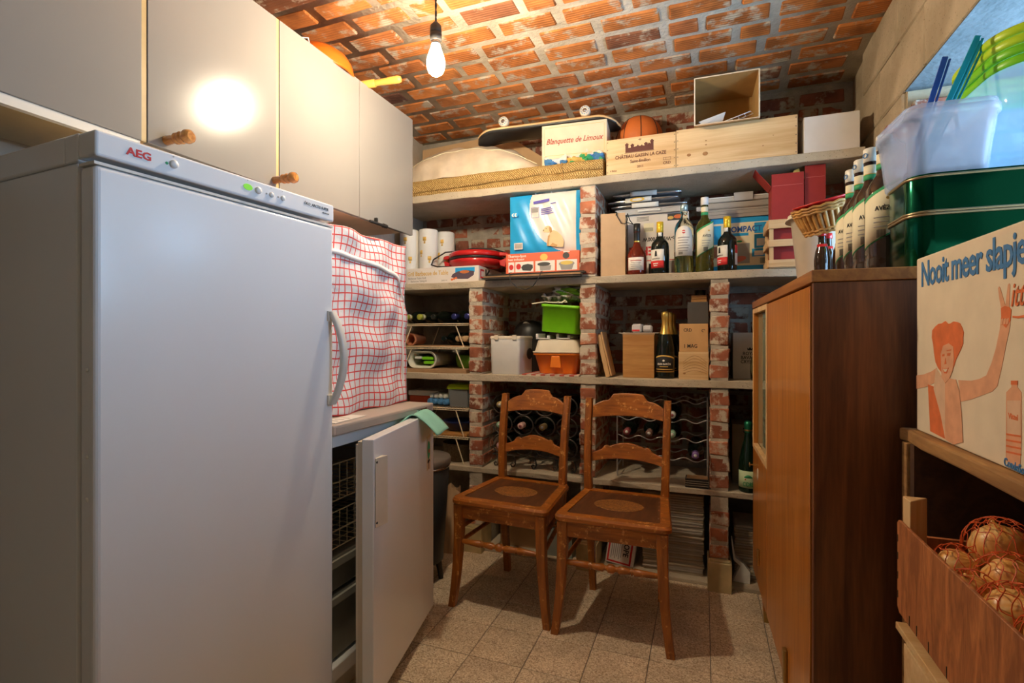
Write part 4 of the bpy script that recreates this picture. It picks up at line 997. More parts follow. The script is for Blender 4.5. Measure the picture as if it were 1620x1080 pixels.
poly('printed_pan', F, ell(.030,.036,.012,.014,16), REDINK, tb, .0010); poly('printed_pan', F, ell(.070,.038,.013,.015,16), REDINK, tb, .0010)
poly('printed_pan', F, [(.084,.034),(.092,.018),(.135,.014),(.147,.028),(.146,.044),(.120,.050),(.095,.046)], pd, tb, .0010); poly('printed_pan', F, ell(.205,.045,.034,.010,18), pd, tb, .0010); poly('printed_pan', F, [(.185,.014),(.240,.014),(.244,.038),(.183,.038)], GREYINK, tb, .0009)
poly('printed_pan', F, ell(.205,.080,.020,.017,18), pe, tb, .0010); poly('printed_pan', F, ell(.323,.042,.040,.014,18), GREYINK, tb, .0009); poly('printed_pan', F, ell(.323,.046,.032,.010,18), pe, tb, .0011); poly('printed_pan', F, [(.296,.012),(.350,.012),(.358,.036),(.288,.036)], GREYINK, tb, .0010); poly('printed_pan', F, ell(.320,.082,.017,.016,18), pd, tb, .0010); plate('print_line', F, .306,.338,.098,.1035, PAPER, tb)
# puppy pad pack
pp = thing('puppy_pad_pack', 'blue and white plastic pack of puppy pads with a pale puppy photograph', 'pack', (-.757, 2.555, Z3+.1335), R(-1))
w, d, h = .372, .15, .300
def pil(u, v, s_=1):
    x, z = (u-.5)*w, v*h; e_ = (1-(2*u-1)**6)*(1-(2*v-1)**6)
    return (x, s_*(-d/2*(.80+.20*e_) - .0025*math.sin(30*u+11*v)*e_), z)
m_ = MB()
def white_zone(u, v): return ((u-1.02)/.72)**2 + ((v-.75)/.80)**2 < 1 and u < .95
m_.grid(100, 80, pil)
k0 = 0
for j in range(80):
    for i in range(100):
        if white_zone((i+.5)/100, (j+.5)/80): m_.mi[k0] = 1
        k0 += 1
m_.grid(20, 16, lambda u, v: pil(1-u, v, -1))
m_.grid(10, 16, lambda u, v: (w/2, -d/2*.8 + d*.8*u, h*v)); m_.grid(10, 16, lambda u, v: (-w/2, d/2*.8 - d*.8*u, h*v)); m_.grid(20, 6, lambda u, v: ((u-.5)*w, (-.5+v)*d*.8, h)); m_.grid(20, 6, lambda u, v: ((u-.5)*w, (.5-v)*d*.8, 0))
m_.build('pack_wrap', [SKYPRINT, plain('pack_white',(.74,.70,.64),.3)], pp, weld=True)
F = fr((-w/2,-d/2-.0035,0),'front')
pup = plain('puppy_print',(.72,.52,.28),.6); pupd = plain('puppy_shade',(.52,.30,.11),.6)
poly('puppy_picture', F, [(.205,.036),(.215,.030),(.235,.030),(.262,.022),(.290,.020),(.296,.045),(.284,.075),(.262,.098),(.240,.108),(.226,.100),(.215,.085),(.212,.055)], pup, pp, .0008)
poly('puppy_picture', F, ell(.212,.114,.020,.017,18), pup, pp, .0010); poly('puppy_picture', F, ell(.196,.108,.011,.009,14), pup, pp, .0011); poly('puppy_picture', F, [(.218,.128),(.230,.122),(.233,.100),(.224,.094),(.219,.106)], pupd, pp, .0013)
for a, b, rr in ((.189,.110,.0028),(.203,.118,.0022)): poly('puppy_picture', F, ell(a,b,rr,rr,10), INK, pp, .0014)
for q in ([(.206,.030),(.216,.030),(.222,.085),(.212,.080)],[(.222,.030),(.256,.022),(.262,.032),(.236,.044)]): poly('puppy_picture', F, q, pupd, pp, .0012)
bx_ = MB(F); bx_.box(.03,.076,.022,.055,0,.0008); bx_.build('barcode', PAPER, pp)
bx_ = MB(F)
for i in range(12): bx_.box(.034+.0033*i,.0355+.0033*i,.026,.052,.0008,.0012)
bx_.build('barcode_bars', INK, pp)
plain('violet_ink',(.10,.08,.42),.6)
for k, (x, z, l_, s_) in enumerate(((.135,.246,.085,.014),(.225,.240,.028,.004),(.175,.216,.055,.004),(.175,.207,.062,.004),(.175,.198,.058,.004),(.175,.189,.066,.004))): plate('print_line', F @ Matrix.Translation((x,z,0)) @ Matrix.Rotation(.10,4,'Z'), 0, l_, 0, s_, bpy.data.materials['violet_ink'], pp, .0007)
bq = MB(F)
for a0,a1,b0,b1 in ((.122,.164,.178,.1795),(.122,.164,.228,.2295),(.122,.1235,.178,.2295),(.1625,.164,.178,.2295)): bq.box(a0,a1,b0,b1,0,.0008)
bq.build('printed_frame', bpy.data.materials['violet_ink'], pp)
plate('printed_patch', F, .126,.160,.205,.226, GREYINK, pp, .0007)
for i in range(4): poly('white_swirl', F, [(x+.028+.006*i, y+.20) for x, y in ell(0,0,.012-.002*i,.010,12)], PAPER if i % 2 == 0 else SKYPRINT, pp, .0006+.0002*i)
sh = MB(); sh.grid(20, 10, lambda u, v: ((u-.5)*w*.96+.012*math.sin(9*v), -.055*(1-v)+.02*math.sin(7*u+3*v), h-.004+.032*math.sin(PI*v)*(.6+.4*math.sin(11*u+2)**2))); sh.build('gathered_film', FILM, pp)
rings = [[(-.010+.045*math.cos(a), -.035+q, h+.006+.048*math.sin(a)) for q in (-.012,.012)] + [(-.010+.041*math.cos(a), -.035+q, h+.006+.044*math.sin(a)) for q in (.012,-.012)] for a in [PI*i/16 for i in range(17)]]
MB().tubef(rings, smooth=False).build('carry_handle', WHITEP, pp)
t = carton('green_pack', 'green edged pack squeezed behind the puppy pad pack', 'pack', -.70, -.572, 2.645, .10, Z3+.1335, .305, DKGREEN)

# ------------------------------------------------------------------ second shelf, right bay
t = thing('kraft_bag', 'brown kraft paper bag with a black string handle beside the cognac bottle', 'bag', (-.415, 2.545, Z3+.0005), R(4))
m_ = MB(); w, d, h = .118, .085, .305
o0 = [(-w/2,-d/2),(w/2,-d/2),(w/2,0),(w/2,d/2),(-w/2,d/2),(-w/2,0)]; o1 = [(-w/2,-d/2),(w/2,-d/2),(w/2-.012,0),(w/2,d/2),(-w/2,d/2),(-w/2+.012,0)]
m_.tubef([[(x,y,0) for x,y in o0],[(x,y,.10) for x,y in o0],[(x,y,h) for x,y in o1]], cap=False, smooth=False); m_.add([(x,y,0) for x,y in o0],[(5,4,3,2,1,0)]); m_.build('bag_paper', KRAFT, t, solid=.0006)
poly('bottom_fold', ffr(w,d), [(.004,.001),(w-.004,.001),(w/2+.012,.044),(w/2-.012,.044)], KRAFT, t, .0012)
MB().tube([(.015,-.0440,h-.012),(.018,-.050,h+.004),(.022,-.054,h-.02),(.040,-.056,h-.052),(.062,-.052,h-.055),(.070,-.046,h-.035),(.066,-.042,h-.018)], .0022, 6).build('string_handle', BLACKCORD, t)
MB().tube([(.0605,.0,h-.012),(.066,.004,h+.006),(.078,-.006,h-.03),(.094,-.012,h-.052),(.086,-.008,h-.048),(.062,-.01,h-.040)], .0022, 6).build('string_handle', BLACKCORD, t)
pr_cog = [(.040,0),(.044,.003),(.0455,.012),(.0455,.085),(.043,.105),(.034,.125),(.020,.142),(.0145,.158),(.0135,.205),(.0155,.207),(.0155,.215),(.012,.216)]
b = bottle('cognac_bottle', 'squat cognac bottle with black neck and white label beside the kraft bag', (-.300,2.52,Z3+.0005), pr_cog, G_COGNAC, 0, None, (BLACK, [(.0150,.166),(.0152,.208),(.0165,.210),(.0165,.249),(.001,.250)]))
MB().lathe([(.0152,.160),(.0155,.1655)], 20, cap=False).build('neck_ring', GOLD, b)
lbl(b,.0458,-55,50,.022,.083,PAPER)
for i in range(5): lbl(b,.0461,-34+3*(i%2),34-5*(i%3),.066-.009*i,.0695-.009*i-.001*(i>0),WINEINK if i == 0 else GREYINK,name='print_line')
pr_port = [(.038,0),(.041,.003),(.0415,.012),(.0410,.130),(.039,.146),(.030,.160),(.0185,.171),(.0150,.180),(.0145,.198)]
def port(label, x, y, rz):
    b = bottle('port_bottle', label, (x,y,Z3+.0005), pr_port, G_BLACK, rz, None, (plain('yellow_foil',(.80,.52,.03),.35,metal=.3) if 'yellow_foil' not in bpy.data.materials else bpy.data.materials['yellow_foil'], [(.0150,.199),(.0158,.200),(.0160,.222),(.0155,.224),(.0162,.226),(.0160,.249),(.001,.250)]))
    lbl(b,.0420,-78,22,.028,.115,PAPER); lbl(b,.0424,-78,22,.028,.062,REDINK,name='red_label')
    poly('printed_figure', Matrix.Rotation(R(-30),4,'Z') @ fr((0,-.0422,.082),'front'), [(-.006,0),(.006,0),(.005,.018),(.003,.026),(-.003,.026),(-.005,.016)], INK, b, .001)
    btext(b,'SANDEMAN',.0095,.0426,.068,INK,-32,sx=.8); lbl(b,.0427,-50,-16,.046,.051,PAPER,name='print_line'); lbl(b,.0427,-46,-20,.037,.041,PAPER,name='print_line')
    lbl(b,.0420,70,118,.028,.115,CARD_WHITE,name='back_label'); lbl(b,.0424,70,118,.08,.115,REDINK,name='back_label_band')
    lbl(b,.0154,-40,30,.180,.198,PAPER,name='tax_strip')
    return b
port('dark port bottle with yellow cap standing next to the cognac bottle', -.193, 2.52, R(8))
port('dark port bottle with yellow cap standing in front of the blue carton', .101, 2.515, R(-22))
pr_clear = [(.040,0),(.043,.003),(.0440,.010),(.0440,.195),(.043,.212),(.036,.232),(.022,.250),(.0155,.262),(.0145,.280),(.0165,.283),(.0165,.287)]
b = bottle('clear_bottle', 'clear glass vermouth bottle with white arched label and silver cap', (-.085,2.52,Z3+.0005), pr_clear, G_CLEAR, 0, None, (plain('pale_blue_cap',(.42,.58,.60),.3,metal=.6), [(.0160,.2875),(.0172,.288),(.0172,.318),(.016,.320),(.001,.3205)]))
lbl(b,.0446,-58,58,.078,0,PAPER,top=lambda u: .165+.050*math.sqrt(max(0,1-(2*u-1)**2)))
poly('red_emblem', fr((0,-.0450,.188),'front'), ell(0,0,.008,.008,16), REDINK, b, .0006); plate('white_bar', fr((0,-.0458,.188),'front'), -.009,.009,-.0022,.0022,PAPER,b)
for i in range(6): lbl(b,.0449,-36+4*(i%2),34-6*(i%3),.160-.012*i,.164-.012*i-.001*(i%2),GREYINK,name='print_line')
for i in range(8): lbl(b,.0449,-30+3.2*i,-28.4+3.2*i,.084,.096,INK,name='barcode')
MB().lathe([(.0405,.004),(.0420,.012),(.0420,.10),(.0005,.10)], 24).build('vermouth', plain('pale_vermouth',(.72,.74,.30),.05,trans=.9,ior=1.33), b)
pr_gent = [(.036,0),(.0395,.003),(.0400,.012),(.0400,.040),(.038,.050),(.0400,.060),(.0400,.195),(.0375,.215),(.027,.235),(.0175,.250),(.0150,.262),(.0140,.300),(.0160,.303),(.0160,.309)]
def gent(label, loc, rz, gl, group, blue):
    b = bottle('gentian_bottle', label, loc, pr_gent, gl, rz, group, (WHITEP if not blue else bpy.data.materials['ivory_cap'] if 'ivory_cap' in bpy.data.materials else plain('ivory_cap',(.74,.72,.64),.35), [(.0160,.3095),(.0170,.310),(.0170,.343),(.0155,.345),(.001,.3452)]))
    if blue:
        text('o', .030, Matrix.Rotation(R(-22),4,'Z') @ fr((-.009,-.0172,.319),'front'), BLUEINK, b)
    lbl(b,.0158,-80,80,.262,.300,CREAMPAPER,name='neck_label'); lbl(b,.0162,-80,80,.262,.276,GREENINK,name='neck_band'); lbl(b,.0164,-80,80,.276,.278,GOLDINK,name='neck_line')
    sl = lambda u: .072 + .045*u
    m_ = MB(); arc_patch(m_, .0406, R(-62), R(62), lambda u: sl(u)-.004, 0, 16, 0, lambda u: sl(u)+.117); m_.build('label_border', GREENINK, b, solid=.0003)
    m_ = MB(); arc_patch(m_, .0410, R(-60), R(60), sl, 0, 16, 0, lambda u: sl(u)+.109); m_.build('label', CREAMPAPER, b, solid=.0003)
    btext(b,'AVÈZE',.015,.0416,.158,INK,8,sx=.85,bold=.0002)
    for i in range(3): lbl(b,.0414,-22,30-6*i,.140-.011*i,.1425-.011*i,GREYINK,name='print_line')
    for i in range(9): lbl(b,.0414,-12+3*i,-10.4+3*i,.093,.112,INK,name='barcode')
    poly('yellow_flower', Matrix.Rotation(R(20),4,'Z') @ fr((0,-.0414,.186),'front'), ell(0,0,.005,.004,10), GOLDINK, b, .0006)
    return b
gent('olive brown gentian liqueur bottle standing between the clear bottle and the blue carton', (.005,2.515,Z3+.0005), R(6), G_OLIVE, None, False)
# boxes at the back
rc = carton('raclette_carton', 'white printed appliance carton standing upside down behind the spirit bottles', 'carton', -.365, -.068, 2.665, .18, Z3, .325, CARD_WHITE)
F = fr((.1485,-.09,.325),'front') @ Matrix.Rotation(PI,4,'Z')
text('TEFAL', .060, F @ Matrix.Translation((.13,.165,0)), REDINK, rc, bold=.002, sx=.95)
text('Micro-Wave 1000W', .028, F @ Matrix.Translation((.02,.118,0)), INK, rc, bold=.0006, sx=.85)
plate('red_band', F, .0,.297,.232,.236, REDINK, rc)
plate('printed_photo', F, .03,.10,.005,.04, pd, rc); poly('printed_photo', F, ell(.05,.022,.02,.010,14), ORINK, rc, .001); poly('printed_photo', F, ell(.085,.026,.014,.008,14), GOLDINK, rc, .001)
plate('shipping_label', F, .165,.215,.045,.09, CREAMPAPER, rc); bb = MB(F)
for i in range(14): bb.box(.17+.003*i,.1712+.003*i*1.0,.068,.086,.0004,.0010)
bb.build('barcode', INK, rc)
bb = MB(F)
for i in range(4): bb.box(.19,.25,.012+.006*i,.014+.006*i,.0001,.0008)
bb.build('printed_lines', INK, rc)
for a0,a1,b0,b1,mm in ((.012,.10,.24,.31,GREYINK),(.12,.19,.25,.315,pd),(.21,.285,.25,.30,plain('beige_print',(.62,.50,.38),.6))): plate('printed_photo', F, a0,a1,b0,b1,mm,rc)
t = thing('grey_tray', 'pale grey plastic tray lying on the upside-down appliance carton', 'tray', (-.25, 2.745, Z3+.326))
m_ = MB(); o_ = [(-.17,-.105),(.17,-.105),(.17,.10),(-.17,.10)]
m_.tubef([[(x*.94,y*.94,0) for x,y in o_],[(x,y,.020) for x,y in o_],[(x*1.02,y*1.03,.020) for x,y in o_],[(x*1.02,y*1.03,.025) for x,y in o_],[(x*.98,y*.98,.025) for x,y in o_],[(x*.92,y*.92,.006) for x,y in o_]], smooth=False); m_.build('tray_shell', plain('pale_grey_plastic',(.60,.58,.55),.4), t, bevel=.002)
MB(fr((.0,-.1085,.006),'front')).box(-.06,.05,.003,.012,0,.002).build('grip', WHITEP, t)
for i, (x, z, w_, s_) in enumerate(((-.262,.0,.37,3),(-.285,.0295,.35,4),(-.272,.059,.33,5))):
    t = thing('foil_pack', ['silver foil coffee pack, bottom of three on the grey tray','silver foil coffee pack with a yellow printed swirl, middle of three on the grey tray','silver foil coffee pack, top of three on the grey tray'][i], 'pack', (x, 2.735, Z3+.3525+z), R([2,-4,3][i]), 'foil packs on the grey tray')
    m_ = MB(); rings = []
    rr = random.Random(s_)
    for k in range(25):
        u = -1+2*k/24; e_ = (1-abs(u)**5); hh = .005+.0095*e_; x_ = u*w_/2
        rings.append([(x_+rr.uniform(-.003,.003), .10*math.cos(a)*(.85+.15*e_), .0148+hh*math.sin(a)*(1+rr.uniform(-.10,.0))) for a in [2*PI*j/16 for j in range(16)]])
    m_.tubef(rings); m_.build('foil_wrap', FOIL, t)
    lf = [(-.07,.0)]
    MB(fr((.0,-.096,.0148),'front')).grid(6, 4, lambda u, v: ((u-.62)*.13, (v-.5)*.024, .006*math.cos((v-.5)*2))).build('paper_label', PAPER, t, solid=.001)
    if i == 1:
        poly('yellow_swirl', fr((-.020,-.1034,.0148),'front'), ell(0,0,.036,.0110,20), plain('yellow_print',(.80,.48,.04),.5), t, .0012); poly('yellow_swirl', fr((-.020,-.1036,.0145),'front'), ell(0,0,.026,.006,20), PAPER, t, .0018)
cp = carton('blue_carton', 'blue and white food slicer carton with kitchen pictures behind the port bottle', 'carton', .035, .300, 2.665, .17, Z3, .275, SKYPRINT)
F = ffr(.265,.17)
plate('white_panel', F, .0, .252, .045, .250, CREAMPAPER, cp, .0004)
text('COMPACT', .038, F @ Matrix.Translation((.065,.205,0)), plain('cobalt_ink',(.02,.12,.42),.6), cp, bold=.0012, sx=.86)
ck = bpy.data.materials['cobalt_ink']
for a0,a1,b0,b1,mm in ((.065,.165,.186,.200,SKYPRINT),(.0,.045,.15,.24,SKYPRINT),(.190,.248,.195,.245,SKYPRINT),(.190,.248,.125,.190,SKYPRINT),(.180,.240,.085,.122,SKYPRINT),(.0,.045,.085,.14,plain('brown_print',(.30,.12,.06),.6))): plate('printed_panel', F, a0,a1,b0,b1,mm,cp,.0007)
plate('printed_slicer', F, .075,.170,.055,.150, plain('slicer_print',(.34,.36,.35),.5), cp, .0010); poly('printed_slicer', F, ell(.120,.075,.036,.014,18,.2), plain('salmon_print',(.55,.16,.12),.6), cp, .0014); poly('printed_slicer', F, [(.08,.085),(.092,.085),(.095,.135),(.083,.135)], bpy.data.materials['salmon_print'], cp, .0014)
plate('printed_panel', F, .200,.235,.135,.170, PAPER, cp, .0010); plate('printed_panel', F, .190,.230,.09,.112, PAPER, cp, .0010); poly('printed_leaf', F, ell(.125,.160,.013,.005,14), GREENINK, cp, .0010)
bb = MB(F)
for i in range(12): bb.box(.215+.003*i,.2165+.003*i,.052,.078,.0004,.0010)
bb.build('barcode', INK, cp)
t = thing('grey_case', 'ribbed grey plastic cool box with a clasp on top of the blue carton', 'case', (.145, 2.755, Z3+.2755))
m_ = MB()
for i in range(5): m_.box(-.155+.002*(i % 2),.160-.002*(i % 2),-.10+.003*(i % 2),.09,.0085*i,.0085*i+.0082)
m_.build('case_ribs', plain('taupe_plastic',(.36,.32,.27),.45), t)
MB().box(-.15,.165,-.106,.092,.043,.075).build('case_body', bpy.data.materials['taupe_plastic'], t, bevel=.010, seg=3)
MB().box(-.145,.16,-.108,.09,.0755,.096).build('lid', plain('greige_plastic',(.50,.46,.40),.4), t, bevel=.006)
MB().box(-.13,.155,-.103,.085,.0965,.1005).build('white_rim', WHITEP, t)
MB(fr((.03,-.1085,.074),'front')).box(-.04,.044,.0,.040,0,.006).build('clasp', plain('clasp_grey',(.44,.41,.38),.45), t, bevel=.002)
MB(fr((-.165,-.104,.040),'front')).box(-.012,.03,.0,.020,-.005,.004).build('side_clip', bpy.data.materials['clasp_grey'], t)
# wooden crate holding two red cartons
t = thing('slatted_crate', 'small slatted wooden crate holding red cartons on the second shelf', 'crate', (.385, 2.545, Z3+.0005))
w, d = .245, .175
for s_ in (-1,1):
    for q in (-1,1): MB().box(s_*(w/2-.012)-.008,s_*(w/2-.012)+.008,q*(d/2-.010)-.008,q*(d/2-.010)+.008,0,.206).build('corner_post', PINE_Z, t)
for i, (z0,z1) in enumerate(((.004,.036),(.092,.122),(.170,.208))):
    for q in (-1,1): MB().box(-w/2,w/2,q*(d/2+.002)-.004,q*(d/2+.002)+.004,z0,z1).build('slat', PINE, t, bevel=.001, seg=1)
    for s_ in (-1,1): MB().box(s_*(w/2-.0002)-.004,s_*(w/2-.0002)+.004,-d/2+.0065,d/2-.0065,z0,z1).build('slat', PINE, t, bevel=.001, seg=1)
MB().box(-w/2+.022,w/2-.022,-d/2+.004,d/2-.004,.0,.008).build('bottom_board', PINE, t)
def flapbox(label, x0, x1, yf, d, z, h, flap_left):
    w = x1-x0; t = thing('red_carton', label, 'carton', ((x0+x1)/2, yf+d/2, z), 0, 'red wine cartons in the slatted crate')
    b = MB(); b.box(-w/2,w/2,-d/2,-d/2+.002,0,h); b.box(-w/2,w/2,d/2-.002,d/2,0,h-.05); b.box(-w/2,-w/2+.002,-d/2+.0022,d/2-.0022,0,h-.05); b.box(w/2-.002,w/2,-d/2+.0022,d/2-.0022,0,h-.05); b.box(-w/2,w/2,-d/2,d/2,-.0,.002)
    b.build('carton_walls', REDCARD, t)
    MB().box(-w/2+.004,w/2-.004,-d/2-.0004,-d/2-.0001,h-.052,h-.050).build('crease', plain('card_crease',(.55,.12,.10),.6) if 'card_crease' not in bpy.data.materials else bpy.data.materials['card_crease'], t)
    return t, w, d
t, w, d = flapbox('red carton with one flap swung out sideways, standing in the slatted crate', .278, .402, 2.485, .115, Z3+.010, .402, True)
MB(Matrix.Translation((-w/2,0,.350)) @ Matrix.Rotation(R(-38),4,'Y')).box(-.002,.0,-d/2+.004,d/2-.004,.001,.105).build('flap', REDCARD, t, bevel=.0006, seg=1)
t, w, d = flapbox('taller red carton beside the one with the swung-out flap', .408, .486, 2.50, .11, Z3+.010, .430, False)
MB(Matrix.Translation((-w/2+.002,0,.360)) @ Matrix.Rotation(R(-16),4,'Y') @ fr((0,-d/2,0),'front')).prism([(-.045,0),(.0,0),(.0,.072),(-.020,.072),(-.045,.045)], -.03, -.028).build('kraft_insert', GOLDINK, t)

# ------------------------------------------------------------------ third row of bays
def wire_rack(label, x0, x1, y0, y1, zb, tiers):
    t = thing('wire_rack', label, 'rack', ((x0+x1)/2, (y0+y1)/2, zb)); w = x1-x0; d = y1-y0
    for z in tiers:
        m_ = MB()
        m_.tube([(-w/2,-d/2,z),(w/2,-d/2,z),(w/2,d/2,z),(-w/2,d/2,z)], .0028, 6, closed=True); m_.tube([(-w/2,-d/2,z-.009),(w/2,-d/2,z-.009)], .0022, 5)
        for i in range(26): x = -w/2 + w*i/25; m_.tube([(x,-d/2,z+.001),(x,d/2,z+.001)], .0012, 4)
        for i in range(26): x = -w/2 + w*i/25; m_.tube([(x,-d/2,z-.009),(x,-d/2,z)], .0014, 4)
        m_.build('wire_shelf', WIRE, t)
    tz = [0.0] + list(tiers)
    for a, b_ in zip(tz[:-1], tz[1:]):
        for s_ in (-1,1):
            for q in (-1,1):
                MB().tube([(s_*(w/2-.075)*1.0 - .03*s_*0, q*(d/2-.004), b_-.010),(s_*(w/2-.028), q*(d/2-.004), a+.004)], .0034, 6).build('leg', WIRE, t)
    return t
wire_rack('cream wire shelf rack carrying lying bottles in the upper bay next to the cloth', -1.60, -1.175, 2.475, 2.80, Z2+.022, (.118, .245))
wire_rack('cream wire shelf rack with plastic boxes in the lower bay behind the low freezer', -1.60, -1.175, 2.475, 2.80, Z1_+.001, (.148, .300))
bottle_prof = [(.033,0),(.037,.003),(.0375,.01),(.0375,.185),(.034,.205),(.020,.232),(.0145,.250),(.0140,.285),(.0155,.287),(.0155,.298),(.012,.300)]
LM2 = Matrix.Rotation(R(90),4,'X')     # bottle lies with its neck towards the viewer
def lying(label, x, y, z, glass, capm, rz=0, group='bottles lying on the wire rack', pr=bottle_prof, caplen=.05, capr=.0163, name='lying_bottle'):
    t = thing(name, label, 'bottle', (x, y, z), rz, group)
    L_ = pr[-1][1]
    MB(Matrix.Translation((0,0,.0)) @ LM2).lathe(pr, 20).build('bottle_glass', glass, t)
    if capm: MB(LM2).lathe([(capr-.001,L_-caplen),(capr,L_-caplen+.001),(capr,L_),(capr-.001,L_+.0015),(.001,L_+.0018)], 18).build('cap', capm, t)
    return t
OLV = plain('olive_capsule',(.40,.42,.06),.35,metal=.3); BLC = plain('blue_capsule',(.035,.04,.17),.3,metal=.4)
zt = Z2+.022+.245+.0030+.0375
for i,(x,cm,l) in enumerate(((-1.555,OLV,'lying bottle with olive green capsule at the left end of the rack top'),(-1.475,OLV,'lying bottle with olive green capsule, second from the left on the rack top'),(-1.395,None,'dark lying bottle without bright capsule in the middle of the rack top'),(-1.275,BLC,'lying bottle with dark blue capsule on the rack top'),(-1.205,BLC,'lying bottle with dark blue capsule on the rack top, next to the brick pier'))):
    b = lying(l, x, 2.79, zt, G_BLACK, cm, R(1.5*(i-2)))
    if cm is OLV: MB(LM2).lathe([(.0166,.262),(.0166,.276)], 18, cap=False).build('white_ring', PAPER, b)
zt = Z2+.022+.118+.0030
bd = thing('hardboard_strip', 'brown hardboard sheet on the middle tier of the wire rack', 'board', (-1.3875, 2.635, zt-.0003)); MB().box(-.195,.195,-.155,.155,0,.006).build('sheet', BOARD, bd)
for i,(x,l) in enumerate(((-1.335,'dark lying bottle on the middle tier, left of three'),(-1.255,'dark lying bottle on the middle tier, between two others'),(-1.180-.027,'dark lying bottle on the middle tier, touching the brick pier'))):
    b = lying(l, x, [2.80,2.815,2.80][i], zt+.0435, G_BLACK, [None, CARD, CARD][i], 0)
t = thing('cork_pot', 'terracotta coloured pot lying on the middle tier of the wire rack', 'pot', (-1.565, 2.60, zt+.0385), 0)
MB(LM2).lathe([(.018,-.06),(.030,-.055),(.032,.05),(.036,.055),(.036,.07),(.028,.07),(.026,-.04)], 20).build('pot_body', plain('terracotta',(.46,.17,.08),.8), t)
bd = thing('brown_board', 'brown board under the wire rack on the third shelf', 'board', (-1.41, 2.635, Z2+.0004)); MB().box(-.255,.225,-.165,.16,0,.021).build('sheet', BOARD, bd, bevel=.001, seg=1)
t = thing('tub_on_side', 'pale translucent tub lying on its side with lime lids inside', 'tub', (-1.468, 2.657, Z2+.022+.0478))
rings = []
def rrect(hw, hh, r, n=6):
    pts = []
    for cx, cz, a0 in ((hw-r,-hh+r,-90),(hw-r,hh-r,0),(-hw+r,hh-r,90),(-hw+r,-hh+r,180)):
        for i in range(n+1): a = R(a0+90*i/n); pts.append((cx+r*math.cos(a), cz+r*math.sin(a)))
    return pts
OV = rrect(.090,.0475,.045); OV2 = rrect(.080,.040,.038); OV3 = rrect(.074,.036,.034)
seq = [(OV,-.165),(OV,-.155),(OV2,-.153),(OV2,-.12),(OV3,.12),(OV3,.14)]
m_ = MB(); m_.tubef([[(x,y,z) for x,z in o] for o, y in seq], cap=False); m_.add([(x,.14,z) for x,z in OV3],[tuple(range(len(OV3)))]); m_.build('tub_shell', plain('milky_plastic',(.66,.66,.52),.35), t, solid=-.004)
for dz, y_, ww in ((.012,-.145,.062),(-.012,-.138,.056)): MB().box(.052-ww,.060,y_,.02,dz-.009-.004,dz+.008-.004).build('lime_lid', GREEN, t, bevel=.003)
MB().box(-.055,-.004-.008,-.150,.0,.004,.017).build('white_insert', WHITEP, t, bevel=.003)
t = thing('green_bowl', 'dull green plastic bowl standing on edge at the right of the wire rack', 'bowl', (-1.245, 2.62, Z2+.0222))
MB().lathe([(.045,0),(.060,.010),(.068,.050),(.070,.072),(.066,.074),(.055,.012),(.001,.010)], 26).build('bowl_shell', DKGREEN, t)
# middle bay
t = thing('white_bin', 'white lidded plastic bin on the third shelf beside the orange basin', 'bin', (-.968, 2.605, Z2+.0005), R(0))
m_ = MB(); m_.tubef([[(x,y,z) for x,y in rrect(hw,hd,.014)] for hw,hd,z in ((.076,.118,0),(.080,.122,.006),(.083,.126,.185))]); m_.build('bin_body', WHITEP, t)
MB().tubef([[(x,y,z) for x,y in rrect(hw,hd,.014)] for hw,hd,z in ((.085,.128,.1855),(.085,.128,.197),(.080,.122,.201))]).build('lid', CREAMP, t)
for x in (-.055,.045): MB().box(x,x+.022,-.134,-.1285,.180,.205).build('lid_clip', CREAMP, t, bevel=.002)
MB(fr((.0842,-.02,.105),'right')).prism(ell(.05,.0,.045,.030,20), 0, .002).build('side_opening', IRON, t)
t = thing('dark_appliance', 'rounded black kitchen appliance behind the white bin', 'appliance', (-.925, 2.765, Z2+.0005))
m_ = MB(); m_.lathe([(.080,0),(.088,.01),(.090,.20),(.085,.245),(.060,.278),(.020,.290),(.001,.290)], 28); m_.build('body', BLACK, t)
MB(Matrix.Translation((.0,-.062,.262)) @ Matrix.Rotation(R(-55),4,'X')).lathe([(.022,.0),(.022,.008),(.016,.012),(.001,.012)], 18).build('dial', CHROME, t)
def basin(name, label, x, y, z, w, d, h, mat, flip=False, taper=.82):
    t = thing(name, label, 'basin', (x, y, z)); rr = .03
    prof = [(taper-.03,0),(taper,.006),(1,h-.010),(1.07,h-.010),(1.07,h),(1.0,h),(.97,h-.008),(taper-.02,.010)]
    m_ = MB(); m_.tubef([[(px*s_, py*s_, (h-zz) if flip else zz) for px,py in rrect(w/2,d/2,rr)] for s_, zz in prof]); m_.build('basin_shell', mat, t)
    return t
t = thing('red_striped_cloth', 'folded red and white striped cloth lying under the orange basin', 'cloth', (-.715, 2.60, Z2+.0005), R(-2))
m_ = MB()
for i in range(12): m_.box(-.15+.025*i,-.1252+.025*i,-.135,.12,0,.007,mat=i % 2)
m_.build('cloth', [plain('faded_red_cloth',(.46,.10,.07),.85), plain('ecru_cloth',(.58,.48,.38),.85)], t)
ob = basin('orange_basin', 'orange plastic basin on the third shelf under an upturned white dish', -.702, 2.615, Z2+.0085, .235, .21, .105, ORANGE)
MB(fr((0,-.105,0),'front')).prism([(-.03,.03),(.03,.03),(.022,.092),(-.022,.092)], -.004, .006).build('spout_relief', ORANGE, ob, bevel=.004)
t = thing('white_dish', 'upturned white plastic dish resting on the orange basin', 'dish', (-.700, 2.615, Z2+.1140))
m_ = MB(); m_.tubef([[(px*s_, py*s_, zz) for px,py in rrect(.128,.118,.03)] for s_, zz in ((.97,0),(1.0,.002),(1.0,.008),(.92,.010),(.82,.064),(.76,.070))]); m_.build('dish_shell', CREAMP, t)
